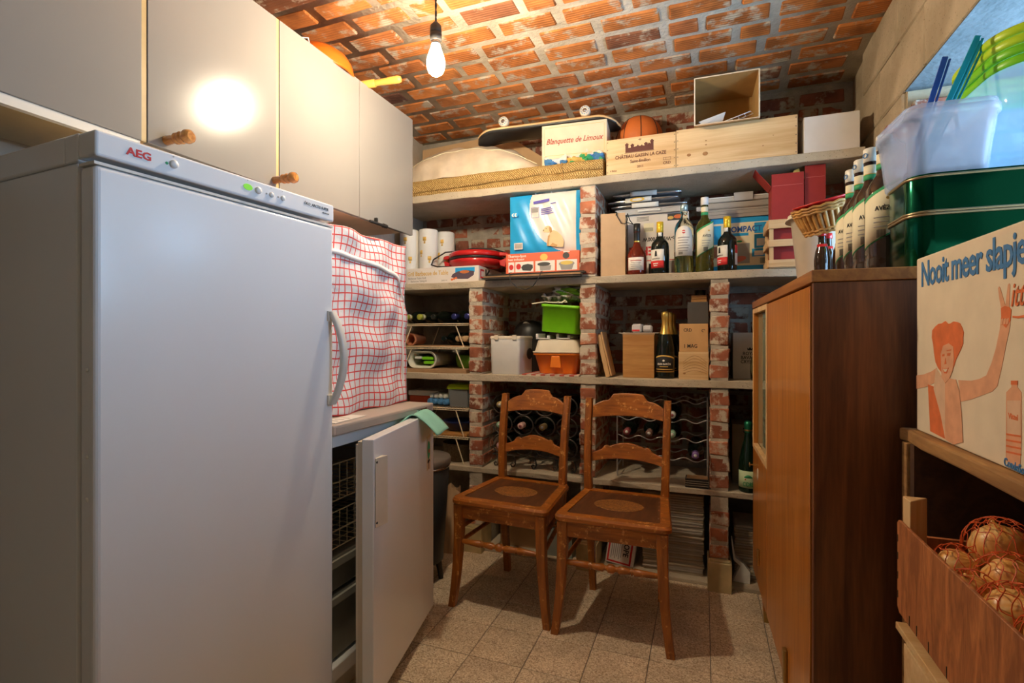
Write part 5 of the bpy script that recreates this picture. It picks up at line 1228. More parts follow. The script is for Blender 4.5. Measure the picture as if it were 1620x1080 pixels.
for i, x in enumerate((-.765,-.655)):
    t = thing('white_clip', ['white plastic bracket under the green box, above the dish, on the bin side','white plastic bracket under the green box, above the dish, on the pier side'][i], 'bracket', (x, 2.545, Z2+.1845), R(-6*i), 'white brackets under the green box')
    m_ = MB(); m_.box(-.045,.030,-.03,.10,.0,.006); m_.box(-.045,-.030,-.03,.10,.0065,.028); m_.box(.015,.030,-.03,.10,.0065,.020); m_.build('bracket', WHITEP, t, bevel=.003)
gbx = thing('green_box', 'bright green plastic box tilted on top of the white dish and brackets', 'box', (-.678, 2.60, Z2+.217), 0, None, (0, R(5), R(-3)))
prof = [(.93,0),(.95,.004),(1.0,.125),(1.05,.125),(1.05,.140),(1.0,.140),(.96,.135),(.92,.010)]
m_ = MB(); m_.tubef([[(px*s_, py*s_, zz) for px,py in rrect(.098,.115,.018)] for s_, zz in prof]); m_.build('box_shell', GREEN, gbx)
t = thing('egg_tray', 'grey cardboard egg tray lying on the green box', 'egg tray', (-.690, 2.66, Z2+.374), R(5), None)
def egg(u, v): return (.105*(2*u-1), .13*(2*v-1), .030 + .020*math.sin(u*PI*8)*math.sin(v*PI*8))
MB().grid(32, 32, egg).build('pulp_tray', plain('grey_pulp',(.40,.37,.32),.95), t, solid=.002)
t = thing('carrier_bag', 'crumpled white and green carrier bag lying on the egg tray', 'bag', (-.648, 2.575, Z2+.425), 0)
def cb_(u, v):
    a, p = 2*PI*u, PI*(v-.5); r_ = 1 + .22*math.sin(5*a+3*p) + .15*math.sin(9*p+2*a)
    return (.082*r_*math.cos(a)*math.cos(p), .06*r_*math.sin(a)*math.cos(p), .028*r_*math.sin(p)-.005*math.cos(a))
m_ = MB(); m_.grid(36, 20, cb_)
for k in range(len(m_.f)):
    i, j = k % 36, k//36
    if 24 <= i <= 34 and 6 <= j <= 14 and (i+j) % 7 != 0: m_.mi[k] = 1
m_.build('bag_film', [PAPER, GREENINK if False else plain('bag_green',(.16,.42,.03),.5)], t, weld=True)
t = thing('string_bundle', 'loose bundle of cream string and paper on top of the green box', 'string', (-.74, 2.50, Z2+.362)); m_ = MB()
rr = random.Random(2)
for i in range(7):
    a = rr.uniform(-.5,.5); m_.tube([(-.085+.02*i*.5, .01*i, .004+.002*i),(-.02+.02*a, -.01+.01*i, .012),(.03+.02*i*.4, .02*a, .006),(.07+.05*a, .03, .010+.002*i)], .0035, 5)
m_.build('strings', CREAMPAPER, t)
# bay with champagne
t = thing('leaning_board', 'narrow pale wooden board leaning in the corner of the champagne bay', 'board', (-.419, 2.545, Z2+.0008), 0, None, (0, R(-13), 0))
MB().box(-.026,-.004,-.05,.08,.004,.215).build('lid_board', PINE_Z, t, bevel=.001, seg=1); MB().box(-.0035,.004,-.045,.075,.006,.225).build('lid_batten', PINE_Z, t, bevel=.001, seg=1)
t = carton('wooden_box', 'plain stained brown wooden box left of the champagne bottles', 'box', -.365, -.218, 2.505, .20, Z2, .210, OAK, 0, None, 'box_boards')
MB().box(-.0755,.0755,-.1005,.1005,.2045,.2125).build('lid_edge', BOARD, t)
t2 = thing('paper_pad', 'grey paper sheet lying on the brown wooden box', 'paper', (-.285, 2.60, Z2+.2137), R(2)); MB().box(-.105,.085,-.09,.08,0,.003).build('sheets', NEWS, t2)
for i,(x,w_) in enumerate(((-.300,.045),(-.252,.040))):
    t = thing('small_pack', ['small white and red wrapped pack on the brown wooden box, nearer the pier','small clear wrapped white pack on the brown wooden box, nearer the bottles'][i], 'pack', (x, 2.56, Z2+.2169), R(5*i-3), 'small packs on the wooden box')
    boxpart('pack_body', w_, .075, .040-.006*i, CARD_WHITE, t, bev=.006); boxpart('pack_film', w_+.004, .079, .044-.006*i, FILM, t, z=.0, bev=.008)
    plate('red_print', ffr(w_+.004,.079), .004, w_-.006, .006, .014, [REDINK,GREYINK][i], t, .0006)
pr_champ = [(.040,0),(.0425,.003),(.0430,.015),(.0430,.115),(.040,.150),(.031,.190),(.021,.222),(.0165,.245),(.0150,.280),(.0165,.283)]
def champ(label, x, y):
    b = bottle('champagne_bottle', label, (x,y,Z2+.0005), pr_champ, G_BLACK, R(-6), 'champagne bottles in the third row', (GOLD, [(.0265,.208),(.0215,.226),(.0170,.250),(.0160,.276),(.0180,.282),(.0185,.300),(.0175,.310),(.010,.316),(.001,.317)]), )
    lbl(b,.0436,-75,75,.030,0,GOLDINK,top=lambda u: .098+.012*math.sin(PI*u),name='label_border'); lbl(b,.0440,-70,70,.035,0,INK,top=lambda u: .092+.012*math.sin(PI*u))
    lbl(b,.0443,-58,58,.041,.045,GOLDINK,name='label_line')
    btext(b,'GRAN BARÓN',.0125,.0446,.064,PAPER,0,sx=.82,bold=.0003); lbl(b,.0444,-26,26,.054,.0575,GOLDINK,name='print_line'); poly('label_seal', fr((0,-.0448,.084),'front'), ell(0,0,.005,.005,14), PAPER, b, .0006)
    return b
champ('champagne bottle with gold foil and black label, front of the row of three', -.170, 2.535)
champ('champagne bottle with gold foil, second of the row of three', -.158, 2.640)
champ('champagne bottle with gold foil, rearmost of the row of three', -.148, 2.750)
t = carton('grained_box', 'wooden box with bold wavy grain right of the champagne bottles', 'box', -.107, .022, 2.475, .17, Z2, .127, PINE, 0, None, 'box_boards')
F = ffr(.129,.17)
for i in range(6):
    pts_t = [( .02+.1*k/12*1.0, .030+.010*i+.012*math.sin(PI*k/12*1.0)*(1+.3*i)) for k in range(13)]
    poly('grain_line', F, pts_t + [(x, y-.0018) for x, y in reversed(pts_t)], KNOT, t, .0003)
poly('knot', F, ell(.025,.028,.006,.004,12), KNOT, t, .0004)
t = carton('magnum_carton', 'ribbed brown magnum carton standing on the grained wooden box', 'carton', -.104, .020, 2.482, .16, Z2+.1275, .128, plain('tan_carton',(.62,.36,.15),.7,bmp=.2))
F = ffr(.124,.16); text('CRD', .021, F @ Matrix.Translation((.018,.092,0)), INK, t, bold=.0003, sx=.85); text('1 MAG', .024, F @ Matrix.Translation((.018,.018,0)), INK, t, bold=.0003, sx=.85)
MB(F).tube([(.104+.007*math.cos(a),.096+.006*math.sin(a),.0003) for a in [R(20+28*i) for i in range(10)]], .0012, 5).build('recycling_mark', INK, t)
t = carton('grey_carton', 'dark grey carton on top of the brown magnum carton', 'carton', -.070, .021, 2.535, .12, Z2+.2562, .102, GREYCARD)
t = thing('wooden_holder', 'small wooden holder with a clear glass on the dark grey carton', 'holder', (-.020, 2.60, Z2+.3588)); m_ = MB()
m_.box(-.034,.034,-.03,.03,0,.008); m_.box(-.034,.034,-.03,-.024,.0085,.030); m_.box(-.034,.034,-.036,-.0305,.018,.032); m_.build('holder_wood', OAK, t)
t = thing('small_glass', 'small clear glass standing in the wooden holder', 'glass', (-.015, 2.605, Z2+.3672)); MB().lathe([(.022,0),(.024,.002),(.026,.050),(.0245,.050),(.022,.006),(.001,.005)], 22).build('glass_wall', G_CLEAR, t)
# last bay
t = carton('crystal_carton', 'white carton with black crown and lettering in the bay beside the teak cabinet', 'carton', .128, .330, 2.585, .18, Z2, .215, plain('ivory_carton',(.60,.56,.46),.7))
F = ffr(.202,.18)
for k, s_ in enumerate(('ROYAL','BAVARIA','CRYSTAL')): text(s_, .021, F @ Matrix.Translation((.072,.112-.019*k,0)), INK, t, align='CENTER', sx=.9, bold=.0003)
poly('crown_print', F, [(.062,.134),(.082,.134),(.084,.146),(.078,.140),(.072,.149),(.066,.140),(.060,.146)], INK, t)
t = thing('glass_decanter', 'clear glass decanter beside the white crystal carton', 'decanter', (.232, 2.535, Z2+.0005)); MB().lathe([(.028,0),(.034,.004),(.036,.06),(.030,.10),(.014,.125),(.012,.155),(.018,.165),(.0165,.165),(.0105,.155),(.0125,.125),(.028,.10),(.034,.06),(.032,.008),(.001,.006)], 24).build('glass_wall', G_CLEAR, t)
# ------------------------------------------------------------------ second row from the floor
RT = Z1_ + .001 + .300 + .003
t = thing('lime_lid_tub', 'smoky clear food tub with a lime lid on the lower wire rack', 'tub', (-1.255, 2.58, RT+.0005))
m_ = MB(); m_.tubef([[(px*s_, py*s_, zz) for px,py in rrect(.064,.070,.014)] for s_, zz in ((.86,0),(.88,.003),(1.0,.098))]); m_.build('tub_body', GREYTUB, t)
m_ = MB(); m_.tubef([[(px*s_, py*s_, zz) for px,py in rrect(.068,.074,.016)] for s_, zz in ((1.02,.0985),(1.03,.102),(1.0,.112),(.93,.114),(.90,.122),(.6,.123))]); m_.build('lid', LIMEP, t)
for i,(x,y) in enumerate(((-1.385,2.575),)):
    t = thing('ice_pack', 'blue and white ice packs box on the lower wire rack left of the lime tub', 'ice pack', (x, y, RT+.0005), R(-6))
    m_ = MB()
    for k in range(4): m_.lathe([(.010,-.055),(.019,-.045),(.0195,.045),(.010,.055)], 14, (-.051+.034*k,0,.0205), axis='y')
    m_.build('blue_cells', plain('ice_blue',(.08,.24,.46),.3), t)
    m_ = MB()
    for k in range(4): m_.lathe([(.008,-.050),(.016,-.040),(.0165,.040),(.008,.050)], 14, (-.045+.030*k,.006,.052), axis='y')
    m_.build('white_cells', plain('frosted_cells',(.66,.68,.60),.4), t)
t = carton('red_tub', 'red plastic box with a thick white lid on the lower wire rack', 'box', -1.615, -1.425, 2.60, .13, RT+.0005, .042, plain('tomato_plastic',(.66,.09,.03),.4), 0, None, 'box_body', .006)
boxpart('lid', .200, .140, .030, WHITEP, t, z=.0424, bev=.004)
t = thing('wooden_board', 'orange-brown wooden board on the middle tier of the lower rack', 'board', (-1.385, 2.63, Z1_+.001+.148+.0032)); MB().box(-.20,.20,-.15,.15,0,.013).build('board', OAK, t, bevel=.002)
t = thing('blue_bowl', 'dark blue enamel bowl on the wooden board of the lower rack', 'bowl', (-1.285, 2.60, Z1_+.001+.148+.0168)); MB().lathe([(.050,0),(.070,.004),(.085,.045),(.092,.055),(.090,.057),(.082,.047),(.066,.008),(.001,.006)], 30).build('bowl_shell', NAVY, t)
t = thing('woven_basket', 'dark woven basket on the lowest shelf behind the trash bin', 'basket', (-1.285, 2.60, Z1_+.0005))
m_ = MB(); m_.lathe([(.070,0),(.085,.005),(.095,.09),(.099,.095),(.095,.100),(.088,.09),(.078,.010),(.001,.008)], 40); m_.build('basket_shell', plain('dark_wicker',(.14,.10,.055),.8,var=.35,vs=120,bmp=.8,bs_=150), t)
# wrought iron bottle rack
t = thing('iron_wine_rack', 'black wrought iron bottle rack of ring loops behind the left chair', 'wine rack', (-.825, 2.53, Z1_+.001))
for y in (0, .16):
    m_ = MB()
    for r_ in range(3):
        for c_ in range(4):
            cx, cz = -.175+.117*c_, .118+.105*r_
            m_.tube([(cx+.054*math.cos(a), y, cz+.050*math.sin(a)) for a in [R(195+ (330)*k/20) for k in range(21)]], .0042, 6)
    m_.tube([(-.23,y,.062),(.23,y,.062)], .0045, 6)
    m_.build('ring_frame', IRON, t)
cr_ = MB()
for x in (-.23,.0,.23):
    for z in (.062,.168): cr_.tube([(x,0,z),(x,.16,z)], .0038, 6)
cr_.build('cross_rods', IRON, t)
for x in (-.115,.0,.115,-.21,.21):
    MB().tube([(x,0,.062),(x+.012,-.004,.045),(x+.016,-.006,.020),(x+.008,-.008,.006),(x-.004,-.008,.005),(x-.010,-.006,.016),(x-.003,-.005,.024),(x+.003,-.005,.018)], .0042, 6).build('curled_foot', IRON, t)
CAPM = {'red': plain('red_white_capsule',(.62,.40,.36),.4), 'gold': plain('dull_gold_capsule',(.46,.36,.16),.4,metal=.4), 'green': plain('pale_green_capsule',(.34,.58,.40),.4), 'pink': plain('pink_capsule',(.60,.34,.36),.4), 'white': plain('white_capsule',(.62,.62,.60),.4), 'violet': plain('violet_capsule',(.18,.10,.30),.4), 'wine': plain('wine_capsule',(.26,.06,.07),.4), 'brown': plain('brown_capsule',(.17,.10,.08),.4)}
def racked(label, x, y, z, cm, group):
    b = lying(label, x, y, z, G_BLACK, CAPM[cm], 0, group, capr=.0160, caplen=.045)
    MB(fr((0,-.3020,0),'front')).lathe([(.0075,0),(.0075,.0008),(.001,.001)], 14).build('cap_stamp', PAPER if cm not in ('white','red') else CAPM['wine'], b)
for x, z, c_, l in ((-1.000,.665,'green','lying wine bottle with pale green capsule, upper left in the iron rack'),(-.883,.665,'red','lying wine bottle with red and white capsule in the iron rack'),(-.766,.665,'gold','lying wine bottle with dull gold capsule in the iron rack'),(-1.000,.557,'pink','lying wine bottle with pink capsule, lower left in the iron rack'),(-.649,.770,'white','lying wine bottle with white capsule, top right of the iron rack'),(-.649,.557,'brown','lying dark wine bottle low at the right of the iron rack'),(-1.000,.770,'gold','lying wine bottle with gold capsule, top left of the iron rack')):
    racked(l, x, 2.525+.26, z+.0, c_, 'wine bottles in the iron rack')
# wavy wire rack
t = thing('wavy_wine_rack', 'grey wire bottle rack with wavy shelves behind the right chair', 'wine rack', (-.195, 2.56, Z1_+.001))
for x in (-.205,.213):
    m_ = MB()
    for y in (0,.19): m_.tube([(x,y,0),(x,y,.40)], .004, 6)
    m_.tube([(x,0,.40),(x,.19,.40)], .004, 6); m_.tube([(x,0,.05),(x,.19,.05)], .003, 6)
    m_.build('side_frame', STEELWIRE, t)
for r_ in range(4):
    m_ = MB(); z0 = .105+.0905*r_
    for y in (0,.19): m_.tube([(-.205+.418*k/48, y, z0+.0085*math.cos(2*PI*(k/48*4))) for k in range(49)], .0028, 6)
    m_.build('wavy_shelf', STEELWIRE, t)
for x, r_, c_, l in ((-.138,2,'white','lying wine bottle with white and red capsule, highest in the wavy rack'),(-.138,1,'green','lying wine bottle with green and white capsule in the wavy rack'),(-.348,1,'wine','lying wine bottle with wine red capsule at the left of the wavy rack'),(-.243,1,'brown','lying wine bottle with brown capsule in the wavy rack'),(-.035,0,'violet','lying wine bottle with violet capsule, lowest in the wavy rack')):
    racked(l, x, 2.515+.30, Z1_+.001+.105+.0905*r_ -.0085+.0375+.003, c_, 'wine bottles in the wavy rack')
t = carton('black_tray', 'flat black lacquered box with a tan top in front of the wavy rack', 'box', -.078, .022, 2.468, .07, Z1_, .040, BLACK, 0, None, 'box_body'); MB().box(-.044,.046,-.028,.030,.0402,.0425).build('tan_top', CARD, t)
for a in (.010,.020,.030): plate('groove', ffr(.10,.07), .0,.10,a,a+.002, CHROME, t, .0006)
t = carton('upside_down_carton', 'brown carton with upside-down lettering behind the cider bottle', 'carton', .127, .34, 2.625, .17, Z1_, .275, plain('dull_carton',(.34,.27,.16),.85)); text('BAS', .032, ffr(.213,.17) @ Matrix.Translation((.10,.262,0)) @ Matrix.Rotation(PI,4,'Z'), INK, t, bold=.0004)
pr_cid = [(.036,0),(.039,.003),(.0395,.012),(.0395,.115),(.036,.150),(.027,.195),(.019,.225),(.0150,.255),(.0140,.290),(.0165,.293),(.0165,.305),(.012,.307)]
b = bottle('cider_bottle', 'dark green cider bottle with pale green label beside the teak cabinet', (.187,2.505,Z1_+.0005), pr_cid, G_GREEN, R(-4), None, (plain('green_foil',(.02,.20,.10),.35,metal=.6), [(.0150,.262),(.0160,.285),(.0175,.292),(.0175,.304),(.010,.312),(.001,.313)]))
lbl(b,.0402,-75,75,.022,.096,plain('pale_green_label',(.56,.70,.42),.6)); btext(b,'CIDRE',.026,.0406,.030,GREENINK,0,sx=.62,bold=.0005); lbl(b,.0404,-24,24,.066,.070,GREENINK,top=lambda u: .070+.010*math.sin(PI*u),name='script_print'); poly('red_dot', fr((-.012,-.0406,.060),'front'), ell(0,0,.003,.003,10), REDINK, b)
MB().lathe([(.0168,.268),(.0180,.271),(.0168,.275)], 18, cap=False).build('wire_cage', BRASS, b)

# ------------------------------------------------------------------ goods on the floor under the shelves
def newspile(x0, x1, y0, n, lab_, grp, tops, seed, th=.0112):
    rr = random.Random(seed); w = x1-x0
    me = []
    for q in range(4):
        m_ = MB(); hh = th-.0012; prof = [(0,0),(0,hh)]
        m_.tubef([[(-w/2,.0,.001),(-w/2,.19,0),(-w/2,.19,hh),(-w/2,.0,hh-.001),(-w/2,-.004,hh/2)],[(w/2,.0,.001),(w/2,.19,0),(w/2,.19,hh),(w/2,.0,hh-.001),(w/2,-.004,hh/2)]], smooth=False)
        for k in range(3): m_.box(-w/2+.002,w/2-.002,-.0052,-.001,hh*(.2+.28*k),hh*(.28+.28*k))
        me.append(m_.mesh('folded_newspaper', [NEWS, NEWS2, NEWS, NEWS2][q]))
    for i in range(n):
        o = bpy.data.objects.new('newspaper', rr.choice(me)); COL.objects.link(o)
        o.location = ((x0+x1)/2 + rr.uniform(-.004,.004), y0 + rr.uniform(-.004,.005), .0165 + th*i); o.rotation_euler = (0,0,R(rr.uniform(-1.2,1.2)))
        tag(o, lab_, 'newspaper', grp)
newspile(-.270, .000, 2.525, 33, 'folded newspaper in the tall even stack behind the right chair', 'newspapers in the tall stack', 0, 4)
newspile(.135, .36, 2.56, 21, 'folded newspaper in the lower stack beside the teak cabinet foot', 'newspapers in the lower stack', 0, 8, .0118)
kb = MB()
for a, c in ((-1.08,-.572),(-.482,.018),(.117,XR-.01)): kb.box(a,c,D+.012,YB-.012,0,.016)
struct(kb.build('trim_2', CONC, bevel=.002, seg=1))
t = thing('soap_pack', 'white carton with red border and bold upright lettering leaning beside the newspapers', 'carton', (-.385, 2.540, .0165), 0, None, (R(-4), R(8), 0))
boxpart('carton_body', .135, .060, .185, CARD_WHITE, t)
F = ffr(.135,.06)
for a0,a1,b0,b1 in ((.006,.014,.006,.179),(.112,.121,.006,.179),(.006,.121,.006,.014),(.006,.121,.171,.179)): plate('red_border', F, a0,a1,b0,b1, REDINK, t)
text('EUROPE', .036, F @ Matrix.Translation((.080,.168,0)) @ Matrix.Rotation(-PI/2,4,'Z'), INK, t, bold=.0006, sx=.95)
for k in range(6): plate('print_line', F, .022+.009*k, .026+.009*k, .025+.01*(k%2), .165-.012*(k%3), GREYINK, t, .0006)
t = thing('paper_bundle', 'bent white paper folder slumped against the low newspaper stack', 'paper', (.135, 2.535, .0165))
m_ = MB(); m_.tubef([[(-.010,y_,.002),(.060,y_,.0),(.062,y_,.05),(.035,y_,.085),(.0,y_,.11),(-.012,y_,.19),(-.017,y_,.19),(-.008,y_,.10),(.02,y_,.075)] for y_ in (-.014,.03)], smooth=False)
# thin fan of sheets
m_.build('folded_sheets', PAPER, t, bevel=.002)
t = carton('brown_carton', 'open brown carton on the floor behind the left chair', 'carton', -1.02, -.775, 2.55, .20, .016, .155, CARD); MB().hexa([(-.122,-.10,.1555),(.122,-.10,.1555),(.122,-.098,.1555),(-.122,-.098,.1555),(-.122,-.17,.148),(.122,-.17,.148),(.122,-.168,.150),(-.122,-.168,.150)]).build('flap', CARD, t)
t = carton('grey_box', 'low grey-green box on the floor between the two chairs', 'box', -.755, -.615, 2.50, .18, .016, .130, plain('grey_green_box',(.24,.26,.22),.7)); plate('box_label', fr((-.07,-.09,.130),'top'), .03,.10,.03,.11, plain('green_label_dark',(.12,.20,.16),.7), t)
t = thing('paper_sack', 'crumpled brown paper bag on the floor between trash bin and brick pier', 'bag', (-1.245, 2.42, 0), R(8))
def crum(u, v):
    a = 2*PI*u; r_ = 1+.14*math.sin(5*a+4*v)+.09*math.sin(11*a-7*v); return (.055*r_*math.cos(a)*(1-.2*v), .050*r_*math.sin(a)*(1-.2*v), .33*v+.01*math.sin(4*a)*v)
MB().grid(36, 18, crum).build('paper', KRAFT, t, weld=True)
# trash bin
t = thing('trash_bin', 'round anthracite trash bin on dark feet beside the open low freezer', 'bin', (-1.235, 2.085, 0))
MB().lathe([(.095,.095),(.100,.090),(.106,.094),(.1335,.515),(.130,.520)], 44).build('bin_body', TRASHG, t)
MB().lathe([(.1345,.5205),(.137,.523),(.137,.531),(.1345,.533)], 44).build('steel_ring', CHROME, t)
MB().lathe([(.137,.5335),(.141,.538),(.141,.560),(.137,.569),(.05,.571),(.001,.571)], 44).build('lid', TRASHLID, t)
for a in (-70, 20, 110, 200):
    x, y = .080*math.cos(R(a)), .080*math.sin(R(a)); MB().tube([(x*1.2,y*1.2,.0),(x*1.12,y*1.12,.05),(x,y,.097)], [.011,.013,.018], 10).build('leg', BLACK, t)
for (x, y, r_) in ((-.02,1.66,.010),(.03,1.60,.006)):
    t = thing('onion_skin_flake', ['larger dry onion skin flake on the floor tiles before the right chair','smaller dry onion skin flake on the floor tiles nearer the viewer'][0 if r_ > .008 else 1], 'flake', (x, y, .0004), r_*90)
    MB().grid(4, 4, lambda u, v, r_=r_: ((u-.5)*2*r_, (v-.5)*r_*1.2*math.sin(PI*u), .003*math.sin(PI*u)*math.sin(PI*v))).build('flake_skin', plain('onion_flake',(.36,.09,.03),.6) if 'onion_flake' not in bpy.data.materials else bpy.data.materials['onion_flake'], t, solid=.0004)

# ------------------------------------------------------------------ on the teak cabinet
ZT = 1.2655
t = thing('white_bucket', 'tapered cream plastic bucket standing on the far end of teak cabinet', 'bucket', (.412, 2.15, ZT))
MB().lathe([(.074,0),(.078,.003),(.108,.296),(.116,.298),(.117,.305),(.112,.308),(.104,.303),(.075,.008),(.001,.006)], 40).build('bucket_shell', CREAMP, t)
MB().lathe([(.1165,.2995),(.124,.292),(.126,.285),(.120,.290),(.1085,.2965)], 40, cap=False).build('folded_rim', CREAMP, t)
for i,(x,y) in enumerate(((.345,1.93),(.395,1.92),(.372,1.985))):
    b = bottle('sauce_bottle', ['small bottle with red and silver sleeve under the wicker basket, leftmost of three','small bottle with red and silver sleeve under the wicker basket, next to the tall bottles','small bottle with red and silver sleeve under the wicker basket, rearmost of three'][i], (x+.02,y,ZT), [(.020,0),(.023,.003),(.0235,.11),(.020,.137),(.012,.162),(.011,.186)], G_BROWN, 0, 'small bottles under the basket', (RED, [(.0125,.1865),(.0135,.188),(.0135,.2045),(.001,.205)]))
    lbl(b,.0240,-170,170,.008,.060,plain('silver_sleeve',(.42,.42,.42),.35,metal=.5) if 'silver_sleeve' not in bpy.data.materials else bpy.data.materials['silver_sleeve'],name='sleeve'); lbl(b,.0244,-60,60,.010,.040,REDINK,name='red_print'); lbl(b,.0155,-170,170,.128,.160,RED,name='neck_sleeve')
bk = thing('wicker_basket', 'small round wicker bread basket with red plastic bowl inside, on the small bottles', 'basket', (.392, 1.945, ZT+.2065), 0, None, (R(10), R(-13), 0)); bk.scale = (1.1,1.1,1.1)
m_ = MB()
for k in range(34):
    a = 2*PI*k/34; c_, s_ = math.cos(a), math.sin(a)
    m_.tube([(.064*c_,.064*s_,.004),(.075*c_,.075*s_,.040),(.083*c_,.083*s_,.074)], [.0056,.0066,.0074], 6)
stuff_st = m_; m_.build('stakes', WICKER, bk)
for z, r_ in ((.003,.066),(.012,.069),(.064,.085),(.072,.087),(.080,.088)):
    MB().tube([(r_*math.cos(a)+0, r_*math.sin(a), z+.0018*math.sin(a*17)) for a in [2*PI*k/68 for k in range(68)]], .0042, 6, closed=True).build('woven_band', WICKER, bk)
MB().lathe([(.060,.003),(.0655,.0035),(.0765,.040),(.0840,.0745),(.079,.0745),(.066,.038),(.058,.006),(.001,.005)], 36, cap=False).build('basket_wall', plain('cane_wall',(.46,.23,.06),.55,var=.25,vs=90), bk)
rb_ = thing('red_bowl', 'red plastic bowl sitting inside the small wicker basket', 'bowl', (.392, 1.945, ZT+.2065), 0, None, (R(10), R(-13), 0)); rb_.scale = (1.1,1.1,1.12); MB().lathe([(.030,.020),(.060,.060),(.0765,.083),(.0850,.0875),(.0865,.091),(.0830,.0925),(.0740,.087),(.055,.060),(.001,.024)], 36).build('bowl_shell', RED, rb_)
gent('dark gentian bottle on the teak cabinet, farthest of the four in the row', (.408,1.756,ZT), R(-48), G_BROWN, 'four gentian bottles on the teak cabinet', True)
gent('dark gentian bottle on the teak cabinet, second from the wicker basket', (.408,1.665,ZT), R(-46), G_BROWN, 'four gentian bottles on the teak cabinet', True)
gent('dark gentian bottle on the teak cabinet, third from the wicker basket', (.408,1.574,ZT), R(-34), G_BROWN, 'four gentian bottles on the teak cabinet', True)
gent('dark gentian bottle on the teak cabinet, nearest to the green tin', (.412,1.484,ZT), R(-24), G_BROWN, 'four gentian bottles on the teak cabinet', True)
# green tin
tn = thing('green_tin', 'large shiny green lacquered tin with rounded corners on the teak cabinet', 'tin', (.555, 1.357, ZT), R(1))
o = rrect(.155,.080,.042,8)
MB().tubef([[(x*s_,y*s_,z) for x,y in o] for s_, z in ((.985,0),(1,.003),(1,.1035))], smooth=True).build('tin_body', TINGREEN, tn)
MB().tubef([[(x*s_,y*s_,z) for x,y in o] for s_, z in ((1.010,.1145),(1.010,.186),(1.0,.190))], smooth=True).build('lid', TINGREEN, tn)
for z in (.109, .1145, .1865):
    MB().tube([(x*1.012,y*1.012,z-.0025) for x,y in o], .0028, 8, closed=True).build('rolled_rim', plain('brassy_rim',(.42,.34,.20),.3,metal=.8) if 'brassy_rim' not in bpy.data.materials else bpy.data.materials['brassy_rim'], tn)
# clear tubs
def tub(name, label, loc, w, d, h, r, mat, rz=0, taper=.86, rim=.006, rot=None):
    t = thing(name, label, 'tub', loc, rz, None, rot)
    m_ = MB(); m_.tubef([[(px*s_, py*s_, zz) for px,py in rrect(w/2,d/2,r,7)] for s_, zz in ((taper-.03,0),(taper,.004),(taper+(1-taper)*.55,h*.55),(taper+(1-taper)*.60,h*.56),(1,h-.014),(1.045,h-.014),(1.05,h-.008),(1.045,h),(1.0,h)) ], cap=False); m_.add([(px*(taper-.03),py*(taper-.03),0) for px,py in rrect(w/2,d/2,r,7)],[tuple(reversed(range(32)))])
    m_.build('tub_shell', mat, t, solid=-.0015); return t
ZTT = ZT + .1905
tub('clear_tub', 'clear plastic food tub with bag clips in it on the green tin', (.470,1.372,ZTT), .155, .195, .130, .028, CLEARTUB, R(3))
tub('clear_tub', 'second clear plastic tub nested inside the one on the green tin', (.470,1.372,ZTT+.012), .150, .188, .128, .027, CLEARTUB, R(3))
for i,(x,y,c_,rot,L_,nm) in enumerate(((.428,1.390,BLUEP,(R(3),R(15),R(-12)),.262,'blue plastic bag clip standing in the clear tub'),(.436,1.365,TEALP,(R(4),R(21),R(-12)),.288,'teal plastic bag clip standing in the clear tub, in front'),(.446,1.385,TEALP,(R(2),R(21.5),R(-12)),.290,'teal plastic bag clip standing in the clear tub, behind'))):
    t = thing('bag_clip', nm, 'clip', (x,y,ZTT+.0165), 0, 'bag clips in the clear tub', rot)
    MB().box(-.008,.003,-.0035,.0035,0,L_).build('clip_bar', c_, t, bevel=.001, seg=1); MB().box(.0045,.009,-.003,.003,.004,L_-.004).build('clip_arm', c_, t, bevel=.001, seg=1)
    MB().tube([(.003,0,.003),(.006,0,-.0005),(.0085,0,.003)], .0022, 5).build('hinge', c_, t)
gt = thing('tub_stack', 'stack of large bluish clear tubs with lime green rims on the green tin', 'tubs', (.738, 1.412, ZTT), R(1))
m_ = MB(); ow = lambda s_: [(px*s_,py*s_) for px,py in rrect(.190,.142,.085,8)]
m_.tubef([[(x,y,z) for x,y in ow(s_)] for s_, z in ((.80,0),(.83,.004),(.88,.10),(.90,.105),(.96,.205))], cap=False); m_.add([(x,y,0) for x,y in ow(.80)],[tuple(reversed(range(36)))]); m_.build('tub_shell', BLUETUB, gt, solid=-.002)
for k in range(4):
    z = .205+.019*k; s0 = .965+.012*k
    MB().tubef([[(x,y,zz) for x,y in ow(s_)] for s_, zz in ((s0-.03,z),(s0,z),(s0+.012,z+.004),(s0+.012,z+.013),(s0,z+.0175),(s0-.03,z+.0175))], closed=True).build('rim', LIMEP if k > 1 else GREEN, gt)

# ------------------------------------------------------------------ mineral water carton on the plank
BW, BD, BH = .43, .255, .333
bx = thing('water_carton', 'large printed mineral water carton with blue slogan on the rough plank', 'carton', (.39, 1.214, .9405))
m_ = MB().box(0,BD,-BW,0,0,BH); m_.build('carton_body', CARD_PALE, bx, bevel=.003)
MB().box(.004,BD-.004,-BW/2-.001,-BW/2+.001,BH,BH+.0006).build('lid_seam', CARD, bx)
F = fr((0,0,0),'left')
text('Nooit meer slapjes', .0655, F @ Matrix.Translation((.024,.277,0)), BLUEINK, bx, sx=.80, bold=.0012, space=.90)
text('ittel', .046, F @ Matrix.Translation((.328,.222,0)), ORINK, bx, shear=.30, sx=.75, bold=.0004); poly('underline', F, [(.333,.2065),(.345,.2050),(.40,.2085),(.40,.2115),(.345,.2080),(.333,.2090)], ORINK, bx)
text('CondeSource', .016, F @ Matrix.Translation((.312,.0035,0)) @ Matrix.Rotation(R(-2),4,'Z'), BLUEINK, bx, sx=.8, bold=.0003)
